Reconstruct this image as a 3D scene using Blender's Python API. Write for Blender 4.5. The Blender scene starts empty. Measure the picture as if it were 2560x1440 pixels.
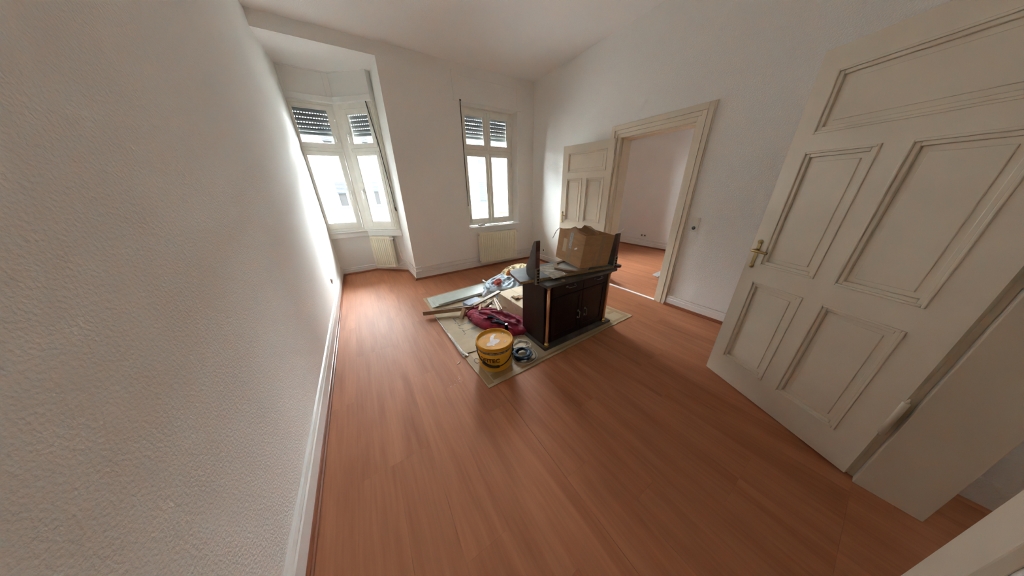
import bpy, bmesh, math, random
from mathutils import Vector, Matrix, noise
random.seed(7)
S = bpy.context.scene
C = S.collection

# ------------------------------------------------------------------ camera
F_PX = 578.02
cam_d = bpy.data.cameras.new('camera')
cam = bpy.data.objects.new('camera', cam_d); C.objects.link(cam)
cam_d.sensor_fit = 'HORIZONTAL'; cam_d.sensor_width = 36.0
cam_d.lens = F_PX / 2560.0 * 36.0
cam_d.clip_start = 0.02; cam_d.clip_end = 200
r = Vector((0.84400971, -0.53590308, -0.02134227))
u = Vector((0.2241724, 0.31634617, 0.92177646))
f = Vector((0.4872313, 0.78277263, -0.38713392))
cam.matrix_world = Matrix(((r.x, u.x, -f.x, 0), (r.y, u.y, -f.y, 0), (r.z, u.z, -f.z, 1.5), (0, 0, 0, 1)))
S.camera = cam

# ------------------------------------------------------------------ sky / exposure
SKY = 68.0
w = bpy.data.worlds.new('sky'); S.world = w; w.use_nodes = True
nt = w.node_tree; nt.nodes.clear()
out = nt.nodes.new('ShaderNodeOutputWorld'); bg = nt.nodes.new('ShaderNodeBackground')
geo = nt.nodes.new('ShaderNodeTexCoord'); sep = nt.nodes.new('ShaderNodeSeparateXYZ')
ramp = nt.nodes.new('ShaderNodeValToRGB')
ramp.color_ramp.elements[0].position = 0.0; ramp.color_ramp.elements[0].color = (0.85, 0.91, 0.93, 1)
ramp.color_ramp.elements[1].position = 1.0; ramp.color_ramp.elements[1].color = (0.88, 0.95, 0.98, 1)
nt.links.new(geo.outputs['Generated'], sep.inputs[0]); nt.links.new(sep.outputs['Z'], ramp.inputs[0])
nt.links.new(ramp.outputs[0], bg.inputs[0]); bg.inputs[1].default_value = SKY
nt.links.new(bg.outputs[0], out.inputs[0])
S.view_settings.view_transform = 'Standard'; S.view_settings.look = 'None'
S.view_settings.exposure = 0.33; S.view_settings.gamma = 1.0; S.view_settings.use_curve_mapping = False
try:
    S.cycles.max_bounces = 14; S.cycles.diffuse_bounces = 9; S.cycles.glossy_bounces = 4
    S.cycles.transparent_max_bounces = 12; S.cycles.sample_clamp_indirect = 12.0
    S.cycles.caustics_reflective = False; S.cycles.caustics_refractive = False
except Exception:
    pass

# ------------------------------------------------------------------ materials
def _bsdf(name):
    m = bpy.data.materials.new(name); m.use_nodes = True
    return m, m.node_tree, m.node_tree.nodes['Principled BSDF']
def mat(name, col, rough=0.6, metal=0.0, var=0.0, vscale=6.0, bump=0.0, bscale=60.0, stretch=(1, 1, 1), col2=None, spec=0.5, dist=0.004, detail=3.0):
    m, nt, b = _bsdf(name); N = nt.nodes; L = nt.links
    b.inputs['Base Color'].default_value = (*col, 1); b.inputs['Roughness'].default_value = rough
    b.inputs['Metallic'].default_value = metal; b.inputs['Specular IOR Level'].default_value = spec
    tc = N.new('ShaderNodeTexCoord'); mp = N.new('ShaderNodeMapping'); mp.inputs['Scale'].default_value = stretch
    L.new(tc.outputs['Object'], mp.inputs[0])
    if var or col2:
        n = N.new('ShaderNodeTexNoise'); n.inputs['Scale'].default_value = vscale; n.inputs['Detail'].default_value = detail
        L.new(mp.outputs[0], n.inputs[0])
        mx = N.new('ShaderNodeMix'); mx.data_type = 'RGBA'
        c2 = col2 if col2 else tuple(max(0, c * (1 - var)) for c in col)
        mx.inputs[6].default_value = (*col, 1); mx.inputs[7].default_value = (*c2, 1)
        rp = N.new('ShaderNodeMapRange'); rp.inputs[1].default_value = 0.38; rp.inputs[2].default_value = 0.62
        L.new(n.outputs[0], rp.inputs[0]); L.new(rp.outputs[0], mx.inputs[0]); L.new(mx.outputs[2], b.inputs['Base Color'])
    if bump:
        n2 = N.new('ShaderNodeTexNoise'); n2.inputs['Scale'].default_value = bscale; n2.inputs['Detail'].default_value = 2
        L.new(mp.outputs[0], n2.inputs[0])
        bp = N.new('ShaderNodeBump'); bp.inputs['Strength'].default_value = bump; bp.inputs['Distance'].default_value = dist
        L.new(n2.outputs[0], bp.inputs['Height']); L.new(bp.outputs[0], b.inputs['Normal'])
    return m
def wood(name, ca, cb, rough, axis=1, scale=1.0, per_object=0.0, bump=0.05, spec=0.5):
    m, nt, b = _bsdf(name); N = nt.nodes; L = nt.links
    tc = N.new('ShaderNodeTexCoord'); oi = N.new('ShaderNodeObjectInfo')
    st = [9.0 * scale, 9.0 * scale, 9.0 * scale]; st[axis] = 0.9 * scale
    mp = N.new('ShaderNodeMapping'); mp.inputs['Scale'].default_value = st
    L.new(tc.outputs['Object'], mp.inputs[0])
    off = N.new('ShaderNodeCombineXYZ'); mm = N.new('ShaderNodeMath'); mm.operation = 'MULTIPLY'; mm.inputs[1].default_value = 57.0
    L.new(oi.outputs['Random'], mm.inputs[0]); L.new(mm.outputs[0], off.inputs[0]); L.new(mm.outputs[0], off.inputs[1]); L.new(off.outputs[0], mp.inputs['Location'])
    n1 = N.new('ShaderNodeTexNoise'); n1.inputs['Scale'].default_value = 0.8; n1.inputs['Detail'].default_value = 6; n1.inputs['Roughness'].default_value = 0.62; n1.inputs['Distortion'].default_value = 0.9
    L.new(mp.outputs[0], n1.inputs[0])
    mp2 = N.new('ShaderNodeMapping'); st2 = [60.0 * scale] * 3; st2[axis] = 2.4 * scale; mp2.inputs['Scale'].default_value = st2
    L.new(tc.outputs['Object'], mp2.inputs[0])
    n2 = N.new('ShaderNodeTexNoise'); n2.inputs['Scale'].default_value = 1.0; n2.inputs['Detail'].default_value = 3
    L.new(mp2.outputs[0], n2.inputs[0])
    ad = N.new('ShaderNodeMath'); ad.operation = 'MULTIPLY_ADD'; ad.inputs[1].default_value = 0.45
    L.new(n2.outputs[0], ad.inputs[0]); L.new(n1.outputs[0], ad.inputs[2])
    rp = N.new('ShaderNodeMapRange'); rp.inputs[1].default_value = 0.5; rp.inputs[2].default_value = 0.98
    L.new(ad.outputs[0], rp.inputs[0])
    mx = N.new('ShaderNodeMix'); mx.data_type = 'RGBA'; mx.inputs[6].default_value = (*ca, 1); mx.inputs[7].default_value = (*cb, 1)
    L.new(rp.outputs[0], mx.inputs[0])
    last = mx.outputs[2]
    if per_object:
        hs = N.new('ShaderNodeHueSaturation')
        mr = N.new('ShaderNodeMapRange'); mr.inputs[3].default_value = 1 - per_object; mr.inputs[4].default_value = 1 + per_object
        L.new(oi.outputs['Random'], mr.inputs[0]); L.new(mr.outputs[0], hs.inputs['Value']); L.new(last, hs.inputs['Color']); last = hs.outputs[0]
    L.new(last, b.inputs['Base Color']); b.inputs['Roughness'].default_value = rough; b.inputs['Specular IOR Level'].default_value = spec
    if bump:
        bp = N.new('ShaderNodeBump'); bp.inputs['Strength'].default_value = bump; bp.inputs['Distance'].default_value = 0.002
        L.new(ad.outputs[0], bp.inputs['Height']); L.new(bp.outputs[0], b.inputs['Normal'])
    return m
def glass(name, tint=(0.97, 0.99, 1.0), refl=0.08):
    m = bpy.data.materials.new(name); m.use_nodes = True; nt = m.node_tree; nt.nodes.clear(); N = nt.nodes
    o = N.new('ShaderNodeOutputMaterial'); t = N.new('ShaderNodeBsdfTransparent'); t.inputs[0].default_value = (*tint, 1)
    g = N.new('ShaderNodeBsdfGlossy'); g.inputs['Roughness'].default_value = 0.02
    fr = N.new('ShaderNodeFresnel'); fr.inputs[0].default_value = 1.3
    mx = N.new('ShaderNodeMixShader'); nt.links.new(fr.outputs[0], mx.inputs[0]); nt.links.new(t.outputs[0], mx.inputs[1]); nt.links.new(g.outputs[0], mx.inputs[2])
    nt.links.new(mx.outputs[0], o.inputs[0]); return m

M = {}
M['wall'] = mat('woodchip_wall_paint', (0.875, 0.868, 0.835), 0.85, bump=0.8, bscale=105, dist=0.0045, var=0.03, vscale=1.3)
M['ceil'] = mat('ceiling_paint', (0.88, 0.86, 0.84), 0.9, bump=0.7, bscale=105, dist=0.0045)
M['smooth'] = mat('smooth_white_plaster', (0.82, 0.82, 0.79), 0.7, bump=0.08, bscale=30)
M['white'] = mat('white_gloss_paint', (0.84, 0.83, 0.80), 0.35, bump=0.06, bscale=25, var=0.04, vscale=5)
M['sash'] = mat('window_frame_paint', (0.86, 0.84, 0.77), 0.4, bump=0.05, bscale=25, var=0.06, vscale=7)
M['cream'] = mat('cream_door_paint', (0.74, 0.66, 0.53), 0.38, bump=0.06, bscale=22, var=0.05, vscale=4)
M['floor'] = wood('red_brown_laminate', (0.425, 0.172, 0.084), (0.28, 0.098, 0.044), 0.56, axis=1, per_object=0.05, spec=0.22)
M['subfloor'] = mat('subfloor', (0.10, 0.04, 0.02), 0.8)
M['qround'] = wood('dark_wood_strip', (0.26, 0.085, 0.038), (0.16, 0.048, 0.020), 0.3, axis=1, scale=2, bump=0)
M['glass'] = glass('window_glass')
M['shutter'] = mat('grey_shutter_plastic', (0.17, 0.18, 0.18), 0.5, var=0.15, vscale=30)
M['strap'] = mat('dark_strap_webbing', (0.035, 0.03, 0.03), 0.8)
M['radiator'] = mat('cream_radiator_enamel', (0.78, 0.73, 0.58), 0.4, var=0.06, vscale=8)
M['pipe'] = mat('painted_pipe', (0.80, 0.77, 0.72), 0.4)
M['chrome'] = mat('chrome', (0.6, 0.6, 0.6), 0.25, metal=1.0)
M['blackplastic'] = mat('black_plastic', (0.02, 0.02, 0.022), 0.4)
M['brass'] = mat('polished_brass', (0.75, 0.50, 0.16), 0.22, metal=1.0)
M['oldbrass'] = mat('tarnished_brass', (0.42, 0.30, 0.13), 0.38, metal=1.0)
M['copper'] = mat('copper_lacquer_column', (0.62, 0.30, 0.16), 0.24, metal=0.6)
M['mahogany'] = wood('dark_mahogany', (0.020, 0.005, 0.004), (0.010, 0.003, 0.0025), 0.30, axis=2, scale=1.5, bump=0, spec=0.2)
M['mahog_red'] = wood('red_mahogany_edge', (0.13, 0.028, 0.02), (0.06, 0.012, 0.01), 0.3, axis=2, scale=2, bump=0)
M['dustydark'] = mat('dusty_dark_board', (0.075, 0.062, 0.052), 0.55, var=0.4, vscale=12)
M['greyboard'] = mat('dusty_grey_board', (0.095, 0.097, 0.086), 0.55, var=0.35, vscale=14, bump=0.2, bscale=60)
M['chipedge'] = mat('chipboard_edge', (0.42, 0.26, 0.10), 0.8, var=0.4, vscale=70)
M['ornament'] = mat('gilt_ornament', (0.36, 0.29, 0.20), 0.45, var=0.5, vscale=60)
M['carton'] = mat('brown_cardboard', (0.40, 0.225, 0.105), 0.85, var=0.14, vscale=9, bump=0.15, bscale=40, stretch=(1, 1, 4))
M['cartonlight'] = mat('pale_cardboard', (0.60, 0.48, 0.33), 0.85, var=0.12, vscale=7, bump=0.12, bscale=40)
M['cartoninside'] = mat('cardboard_inside', (0.36, 0.21, 0.11), 0.9, var=0.15, vscale=12)
M['matboard'] = mat('floor_cardboard', (0.43, 0.325, 0.205), 0.8, var=0.13, vscale=5, bump=0.15, bscale=30)
M['matedge'] = mat('cardboard_cut_edge', (0.36, 0.25, 0.14), 0.9)
M['tape'] = mat('brown_parcel_tape', (0.30, 0.185, 0.085), 0.28, var=0.12, vscale=18)
M['tapegrey'] = mat('grey_label_tape', (0.42, 0.42, 0.40), 0.4, var=0.4, vscale=60)
M['print'] = mat('grey_print_ink', (0.10, 0.10, 0.09), 0.8)
M['printgrey'] = mat('soft_grey_print_ink', (0.22, 0.22, 0.20), 0.8)
M['film'] = mat('crinkled_clear_film', (0.28, 0.205, 0.125), 0.07, bump=0.9, bscale=70, dist=0.01, spec=0.8)
M['greenboard'] = mat('pale_green_painted_board', (0.58, 0.63, 0.57), 0.42, var=0.10, vscale=9)
M['batten'] = wood('raw_wood_batten', (0.44, 0.30, 0.17), (0.30, 0.19, 0.10), 0.6, axis=0, scale=2)
M['battendark'] = wood('brown_wood_batten', (0.30, 0.20, 0.12), (0.19, 0.115, 0.065), 0.55, axis=0, scale=2)
M['blond'] = wood('blond_wood', (0.74, 0.56, 0.36), (0.60, 0.42, 0.25), 0.6, axis=0, scale=2)
M['darkbatten'] = mat('black_lath', (0.03, 0.02, 0.018), 0.5)
M['maroon'] = mat('maroon_bag_fabric', (0.26, 0.012, 0.040), 0.7, var=0.45, vscale=9, bump=0.6, bscale=22, dist=0.015, spec=0.25)
M['navy'] = mat('dark_navy_webbing', (0.006, 0.014, 0.024), 0.85, var=0.4, vscale=30, spec=0.12)
M['bluestrap'] = mat('blue_webbing', (0.012, 0.040, 0.080), 0.7, var=0.5, vscale=30, bump=0.4, bscale=120)
M['bluecloth'] = mat('pale_blue_cloth', (0.44, 0.53, 0.60), 0.8, var=0.12, vscale=6, bump=0.35, bscale=16, dist=0.015)
M['creamcloth'] = mat('cream_crumpled_cloth', (0.82, 0.68, 0.42), 0.85, var=0.28, vscale=10, bump=0.5, bscale=22, dist=0.015)
M['whitecloth'] = mat('white_rag', (0.66, 0.68, 0.74), 0.85, var=0.15, vscale=14)
M['orange'] = mat('rust_orange_cloth', (0.62, 0.17, 0.02), 0.8, var=0.3, vscale=30)
M['red'] = mat('red_crumpled_plastic', (0.62, 0.07, 0.045), 0.5, var=0.4, vscale=30)
M['paper'] = mat('white_paper', (0.82, 0.82, 0.80), 0.8)
M['yellow'] = mat('yellow_bucket_plastic', (0.80, 0.40, 0.015), 0.42, var=0.10, vscale=12)
M['yellowlid'] = mat('yellow_lid_plastic', (0.70, 0.325, 0.014), 0.6, var=0.18, vscale=16, bump=0.15, bscale=25, spec=0.2)
M['band'] = mat('dark_printed_band', (0.10, 0.10, 0.09), 0.6, col2=(0.34, 0.31, 0.24), vscale=60)
M['letter'] = mat('dark_brown_lettering', (0.045, 0.014, 0.01), 0.5)
M['greybox'] = mat('blue_grey_perforated_metal', (0.25, 0.30, 0.40), 0.5, var=0.45, vscale=90)
M['cordwhite'] = mat('off_white_cord', (0.62, 0.56, 0.48), 0.6)
M['corddark'] = mat('dark_cable', (0.05, 0.03, 0.025), 0.5)
M['alu'] = mat('bright_aluminium', (0.86, 0.87, 0.88), 0.3, metal=0.1)
M['socket'] = mat('socket_plastic', (0.78, 0.76, 0.68), 0.35)
M['hole'] = mat('dark_socket_hole', (0.02, 0.02, 0.02), 0.6)
M['stone'] = mat('grey_stone', (0.35, 0.34, 0.33), 0.7, var=0.3, vscale=20)
M['facadewhite'] = mat('white_render', (0.52, 0.545, 0.56), 0.9, var=0.04, vscale=0.6)
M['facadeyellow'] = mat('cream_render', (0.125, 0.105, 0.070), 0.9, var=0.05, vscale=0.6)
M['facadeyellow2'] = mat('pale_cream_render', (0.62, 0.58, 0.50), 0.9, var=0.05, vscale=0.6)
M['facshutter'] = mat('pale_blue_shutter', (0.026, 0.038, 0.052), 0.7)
M['facglass'] = mat('curtained_glass', (0.010, 0.009, 0.010), 0.5, var=0.3, vscale=3)
M['facframe'] = mat('far_window_frame', (0.095, 0.10, 0.105), 0.6)
M['facsill'] = mat('slate_sill', (0.017, 0.021, 0.028), 0.7)
M['facpipe'] = mat('zinc_downpipe', (0.018, 0.03, 0.042), 0.5)
M['pull'] = mat('dull_silver_pull', (0.32, 0.31, 0.30), 0.3, metal=1.0)
M['dirtycarton'] = mat('stained_cardboard', (0.36, 0.29, 0.20), 0.8, var=0.45, vscale=16)
M['street'] = mat('asphalt', (0.20, 0.20, 0.20), 0.9, var=0.2, vscale=3)

# ------------------------------------------------------------------ mesh builder
class MB:
    def __init__(s): s.v = []; s.f = []; s.mi = []; s.sm = []
    def add(s, vs, fs, mi=0, smooth=False, X=None):
        o = len(s.v)
        for p in vs:
            p = Vector(p); s.v.append(tuple(X @ p) if X is not None else tuple(p))
        for q in fs: s.f.append([i + o for i in q]); s.mi.append(mi); s.sm.append(smooth)
        return s
    def box(s, x0, x1, y0, y1, z0, z1, mi=0, X=None):
        if x0 > x1: x0, x1 = x1, x0
        if y0 > y1: y0, y1 = y1, y0
        if z0 > z1: z0, z1 = z1, z0
        vs = [(x0, y0, z0), (x1, y0, z0), (x1, y1, z0), (x0, y1, z0), (x0, y0, z1), (x1, y0, z1), (x1, y1, z1), (x0, y1, z1)]
        return s.add(vs, [(0, 3, 2, 1), (4, 5, 6, 7), (0, 1, 5, 4), (1, 2, 6, 5), (2, 3, 7, 6), (3, 0, 4, 7)], mi, False, X)
    def bbox(s, x0, x1, y0, y1, z0, z1, b=0.004, mi=0, X=None):
        # box with chamfered edges
        bm = bmesh.new(); bmesh.ops.create_cube(bm, size=1)
        for v in bm.verts: v.co = Vector(((x0 + x1) / 2 + v.co.x * (x1 - x0), (y0 + y1) / 2 + v.co.y * (y1 - y0), (z0 + z1) / 2 + v.co.z * (z1 - z0)))
        bmesh.ops.bevel(bm, geom=list(bm.edges), offset=b, segments=2, affect='EDGES', profile=0.6)
        bm.verts.index_update(); s.add([v.co.copy() for v in bm.verts], [[v.index for v in q.verts] for q in bm.faces], mi, False, X); bm.free(); return s
    def prism(s, pts, z0, z1, mi=0, X=None):
        # polygon (counter clockwise) in xy extruded in z; z1 may be a list
        n = len(pts); z1s = z1 if isinstance(z1, (list, tuple)) else [z1] * n
        vs = [(p[0], p[1], z0) for p in pts] + [(p[0], p[1], z1s[i]) for i, p in enumerate(pts)]
        fs = [list(range(n))[::-1], list(range(n, 2 * n))] + [(i, (i + 1) % n, (i + 1) % n + n, i + n) for i in range(n)]
        return s.add(vs, fs, mi, False, X)
    def tube(s, pts, rad, n=8, mi=0, X=None, cap=True, flat=1.0):
        pts = [Vector(p) for p in pts]; rr = rad if isinstance(rad, (list, tuple)) else [rad] * len(pts)
        vs = []; fs = []; prev = None
        for i, p in enumerate(pts):
            t = (pts[min(i + 1, len(pts) - 1)] - pts[max(i - 1, 0)]).normalized()
            if prev is None:
                a = Vector((0, 0, 1)) if abs(t.z) < 0.9 else Vector((1, 0, 0)); prev = t.cross(a).normalized()
            nrm = (prev - t * prev.dot(t)).normalized(); prev = nrm; bi = t.cross(nrm)
            for k in range(n):
                a = 2 * math.pi * k / n; vs.append(p + nrm * math.cos(a) * rr[i] + bi * math.sin(a) * rr[i] * flat)
        for i in range(len(pts) - 1):
            for k in range(n): fs.append((i * n + k, i * n + (k + 1) % n, (i + 1) * n + (k + 1) % n, (i + 1) * n + k))
        if cap: fs.append(list(range(n))[::-1]); fs.append([(len(pts) - 1) * n + k for k in range(n)])
        return s.add(vs, fs, mi, True, X)
    def lathe(s, prof, cx=0, cy=0, n=40, mi=0, X=None):
        vs = []; fs = []
        for (rad, z) in prof:
            for k in range(n):
                a = 2 * math.pi * k / n; vs.append((cx + rad * math.cos(a), cy + rad * math.sin(a), z))
        for i in range(len(prof) - 1):
            for k in range(n): fs.append((i * n + k, i * n + (k + 1) % n, (i + 1) * n + (k + 1) % n, (i + 1) * n + k))
        if prof[0][0] > 1e-4: fs.append(list(range(n))[::-1])
        if prof[-1][0] > 1e-4: fs.append([(len(prof) - 1) * n + k for k in range(n)])
        return s.add(vs, fs, mi, True, X)
    def beam(s, a, b, wd, ht, mi=0, up=(0, 0, 1), roll=0.0):
        a = Vector(a); b = Vector(b); t = (b - a); ln = t.length; t.normalize()
        sd = t.cross(Vector(up)).normalized(); uu = sd.cross(t)
        R = Matrix((( t.x, sd.x, uu.x, a.x), (t.y, sd.y, uu.y, a.y), (t.z, sd.z, uu.z, a.z), (0, 0, 0, 1))) @ Matrix.Rotation(roll, 4, 'X')
        return s.box(0, ln, -wd / 2, wd / 2, -ht / 2, ht / 2, mi, R)
    def build(s, name, mats, parent=None, bevel=0.0, auto=False):
        me = bpy.data.meshes.new(name); me.from_pydata(s.v, [], s.f)
        if not isinstance(mats, (list, tuple)): mats = [mats]
        for m in mats: me.materials.append(m)
        for p, mi, sm in zip(me.polygons, s.mi, s.sm): p.material_index = mi; p.use_smooth = sm
        me.update()
        o = bpy.data.objects.new(name, me); C.objects.link(o)
        if parent is not None: o.parent = parent
        if auto:
            bm = bmesh.new(); bm.from_mesh(me); bmesh.ops.recalc_face_normals(bm, faces=bm.faces); bm.to_mesh(me); bm.free()
        if bevel:
            md = o.modifiers.new('bevel', 'BEVEL'); md.width = bevel; md.segments = 2; md.limit_method = 'ANGLE'
        return o
def tag(o, label, cat=None, group=None, kind=None):
    if label: o['label'] = label
    if cat: o['category'] = cat
    if group: o['group'] = group
    if kind: o['kind'] = kind
    return o
def empty(name, loc=(0, 0, 0), X=None):
    o = bpy.data.objects.new(name, None); C.objects.link(o); o.empty_display_size = 0.1
    if X is not None: o.matrix_world = X
    else: o.location = loc
    return o
def frame_matrix(origin, ex, ey):
    ex = Vector(ex).normalized(); ey = Vector(ey).normalized(); ez = ex.cross(ey)
    o = Vector(origin)
    return Matrix(((ex.x, ey.x, ez.x, o.x), (ex.y, ey.y, ez.y, o.y), (ex.z, ey.z, ez.z, o.z), (0, 0, 0, 1)))
STR = 'structure'

# ------------------------------------------------------------------ room shell
XL, XR, YF, ZC = -0.55, 3.335, 4.40, 3.37
XR2 = 3.57           # far side of the wall between the rooms
X2 = 6.44            # far wall of the second room
YB = -0.34           # rear wall
DY0, DY1, DZ = 1.46, 2.385, 2.16      # doorway in the right wall
WX0, WX1, WZ0, WZ1 = 1.79, 2.945, 0.855, 2.88

# floor with one object per laminate plank
fl = MB().box(XL - 0.1, X2 + 0.1, -1.7, 5.75, -0.05, -0.009).build('floor', M['subfloor'])
tag(fl, 'red-brown laminate floor of both rooms', kind=STR)
PW, PLn = 0.2, 1.285
def plank_mesh(w_, l_):
    me_b = MB().box(0.0002, w_ - 0.0002, 0.0002, l_ - 0.0002, -0.009, 0.0)
    return me_b
_cache = {}
def plank(x0, x1, y0, y1):
    key = (round(x1 - x0, 3), round(y1 - y0, 3))
    if key not in _cache:
        o = plank_mesh(x1 - x0, y1 - y0).build('plank', M['floor']); _cache[key] = o.data
    else:
        o = bpy.data.objects.new('plank', _cache[key]); C.objects.link(o)
    o.parent = fl; o.location = (x0, y0, 0)
def lay(xa, xb, ya, yb, xs0, seed, skip=None):
    rnd = random.Random(seed); k = math.floor((xa - xs0) / PW)
    x = xs0 + k * PW
    while x < xb - 1e-4:
        a, b = max(x, xa), min(x + PW, xb)
        if b - a > 0.01:
            y = ya - rnd.choice((0.15, 0.43, 0.7, 0.95, 1.1))
            while y < yb - 1e-4:
                c, d = max(y, ya), min(y + PLn, yb)
                if d - c > 0.01: plank(a, b, c, d)
                y += PLn
        x += PW
lay(XL, 0.655, YB, 5.56, -0.344, 3)
lay(0.656, XR + 0.0, YB, YF, -0.344, 4)
lay(XR, XR2 + 0.005, DY0, DY1, XR, 5)
lay(XR2 + 0.005, X2, -1.0, YF, XR2 + 0.005, 6)
lay(0.9, 2.3, -1.6, YB, -0.344, 8)

def structure(name, mb, m, label=None, parent=None, bevel=0.0):
    o = mb.build(name, m, parent, bevel); 
    if parent is None: tag(o, label, kind=STR)
    return o
# left wall runs on into the bay
structure('wall_left', MB().box(XL - 0.2, XL, -0.6, 5.8, 0, ZC), M['wall'], 'long white woodchip wall beside the bay')
# front wall: solid between bay and window, splayed reveal
RY = 4.80
fw = MB()
fw.prism([(0.655, YF), (WX0, YF), (WX0 + 0.05, 4.57), (WX0 + 0.05, RY), (0.80, RY), (0.70, 5.10), (0.63, 5.06)], 0, ZC)
fw.prism([(WX1, YF), (3.45, YF), (3.45, RY), (WX1 - 0.042, RY), (WX1 - 0.042, 4.57)], 0, ZC)
fw.add([(WX0, YF, WZ1), (WX1, YF, WZ1), (WX1 - 0.042, 4.57, WZ1 - 0.02), (WX0 + 0.05, 4.57, WZ1 - 0.02), (WX0, RY, WZ1 - 0.02), (WX1, RY, WZ1 - 0.02),
        (WX0, YF, ZC), (WX1, YF, ZC), (WX1, RY, ZC), (WX0, RY, ZC)],
       [(0, 3, 2, 1), (3, 4, 5, 2), (0, 1, 7, 6), (4, 9, 8, 5)])
fw.box(WX0 - 0.001, WX1 + 0.001, YF, RY, 0, WZ0 - 0.03)
# lintel over the bay opening
fw.box(XL, 0.656, YF, YF + 0.05, 3.215, ZC)
structure('wall_front', fw, M['wall'], 'white front wall between the bay and the right-hand corner')
# bay walls
D0 = Vector((0.085, 5.565)); D1 = Vector((0.63, 5.06)); DE = (D1 - D0).normalized(); DN = Vector((DE.y, -DE.x))  # DN points into the room
if DN.y > 0: DN = -DN
def offp(p, n, d): return (p[0] + n[0] * d, p[1] + n[1] * d)
bw = MB()
bw.prism([(XL, 5.56), (0.085, 5.565), (0.15, 5.75), (XL, 5.75)], 0, 0.83)
bw.prism([(XL, 5.56), (0.085, 5.565), (0.15, 5.75), (XL, 5.75)], 2.86, 3.40)
structure('wall_bay_back', bw, M['smooth'], 'low wall below the wide bay window')
bd = MB()
q0, q1 = offp(D0, DN, -0.19), offp(D1, DN, -0.19)
bd.prism([tuple(D0), tuple(D1), (0.76, 5.0), q1, q0], 0, 0.83)
bd.prism([tuple(D0), tuple(D1), (0.76, 5.0), q1, q0], 2.86, 3.40)
structure('wall_bay_side', bd, M['smooth'], 'slanted low wall behind the small bay radiator')
structure('trim_6', MB().prism([tuple(D0 + DE * 0.685), tuple(D1), (0.80, 5.0), q1, tuple(Vector(q0) + DE * 0.685)], 0.83, 2.86), M['smooth'], 'white plaster jamb at the right of the bay window')
# ceiling (room), bay ceiling, second room ceiling
ce = MB().box(XL - 0.1, 3.45, -0.6, YF + 0.3, ZC, ZC + 0.1)
ce.add([(XL, YF + 0.05, 3.218), (0.8, YF + 0.05, 3.218), (0.8, 5.75, 3.29), (XL, 5.75, 3.29), (XL, YF + 0.05, 3.36), (0.8, YF + 0.05, 3.36), (0.8, 5.75, 3.36), (XL, 5.75, 3.36)],
       [(0, 1, 2, 3)[::-1], (4, 5, 6, 7), (0, 1, 5, 4), (1, 2, 6, 5), (2, 3, 7, 6), (3, 0, 4, 7)])
ce.box(3.45, X2 + 0.1, -1.1, YF + 0.3, ZC, ZC + 0.1)
ce.box(0.8, 2.4, -1.7, -0.6, 2.6, 2.7)
structure('ceiling', ce, M['ceil'], 'white ceiling of the rooms and of the bay')
# right wall with doorway
rw = MB()
rw.box(XR, XR2, -1.1, DY0, 0, ZC).box(XR, XR2, DY1, RY, 0, ZC).box(XR, XR2, DY0, DY1, DZ, ZC)
structure('wall_right', rw, M['wall'], 'white woodchip wall with the doorway to the next room')
# rear wall with the doorway of the near door and the little hall behind it
bk = MB().box(XL - 0.1, 1.02, YB - 0.2, YB, 0, ZC).box(1.96, XR, YB - 0.2, YB, 0, ZC).box(1.02, 1.96, YB - 0.2, YB, 2.16, ZC)
structure('wall_back', bk, M['wall'], 'white rear wall behind the photographer')
hl = MB().box(0.7, 0.9, -1.7, YB - 0.2, 0, 2.6).box(2.3, 2.5, -1.7, YB - 0.2, 0, 2.6).box(0.7, 2.5, -1.8, -1.6, 0, 2.6)
structure('wall_hall', hl, M['wall'], 'white walls of the hall behind the rear door')
# second room
W2 = (3.90, 5.00, 0.85, 2.80)
r2 = MB().box(X2, X2 + 0.2, -1.1, RY, 0, ZC).box(XR2, X2, -1.2, -1.0, 0, ZC)
r2.box(XR2, W2[0], YF, RY, 0, ZC).box(W2[1], X2, YF, RY, 0, ZC).box(W2[0], W2[1], YF, RY, 0, W2[2]).box(W2[0], W2[1], YF, RY, W2[3], ZC)
structure('wall_next_room', r2, M['wall'], 'white walls of the next room seen through the doorway')

# ------------------------------------------------------------------ skirtings and quarter rounds
def offset_line(pts, side_n, d): return [(p[0] + n[0] * d, p[1] + n[1] * d) for p, n in zip(pts, side_n)]
def run(mb, pts, prof, closed=False):
    """sweep profile [(depth from wall, z)] along 2D polyline pts (wall face, room on the right hand side when walking)."""
    n = len(pts); nor = []
    for i in range(n):
        a = Vector(pts[max(i - 1, 0)]); b = Vector(pts[i]); c = Vector(pts[min(i + 1, n - 1)])
        d1 = (b - a).normalized() if i > 0 else (c - b).normalized(); d2 = (c - b).normalized() if i < n - 1 else d1
        n1 = Vector((d1.y, -d1.x)); n2 = Vector((d2.y, -d2.x)); m_ = (n1 + n2).normalized(); nor.append(m_ / max(0.3, m_.dot(n1)))
    vs = []; k = len(prof)
    for p, m_ in zip(pts, nor):
        for (d, z) in prof: vs.append((p[0] + m_.x * d, p[1] + m_.y * d, z))
    fs = []
    for i in range(n - 1):
        for j in range(k - 1): fs.append((i * k + j, (i + 1) * k + j, (i + 1) * k + j + 1, i * k + j + 1))
    fs.append(list(range(k))); fs.append([(n - 1) * k + j for j in range(k)][::-1])
    mb.add(vs, fs); return mb
BASE = [(0, 0), (0.020, 0), (0.020, 0.095), (0.014, 0.100), (0.014, 0.112), (0.018, 0.116), (0.016, 0.128), (0.004, 0.133), (0, 0.133)]
BASET = [(0, 0), (0.022, 0), (0.022, 0.13), (0.016, 0.137), (0.016, 0.150), (0.019, 0.155), (0.012, 0.172), (0, 0.175)]
QR = [(0.018, 0), (0.042, 0), (0.041, 0.012), (0.034, 0.016), (0.033, 0.024), (0.027, 0.032), (0.018, 0.036)]
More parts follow.
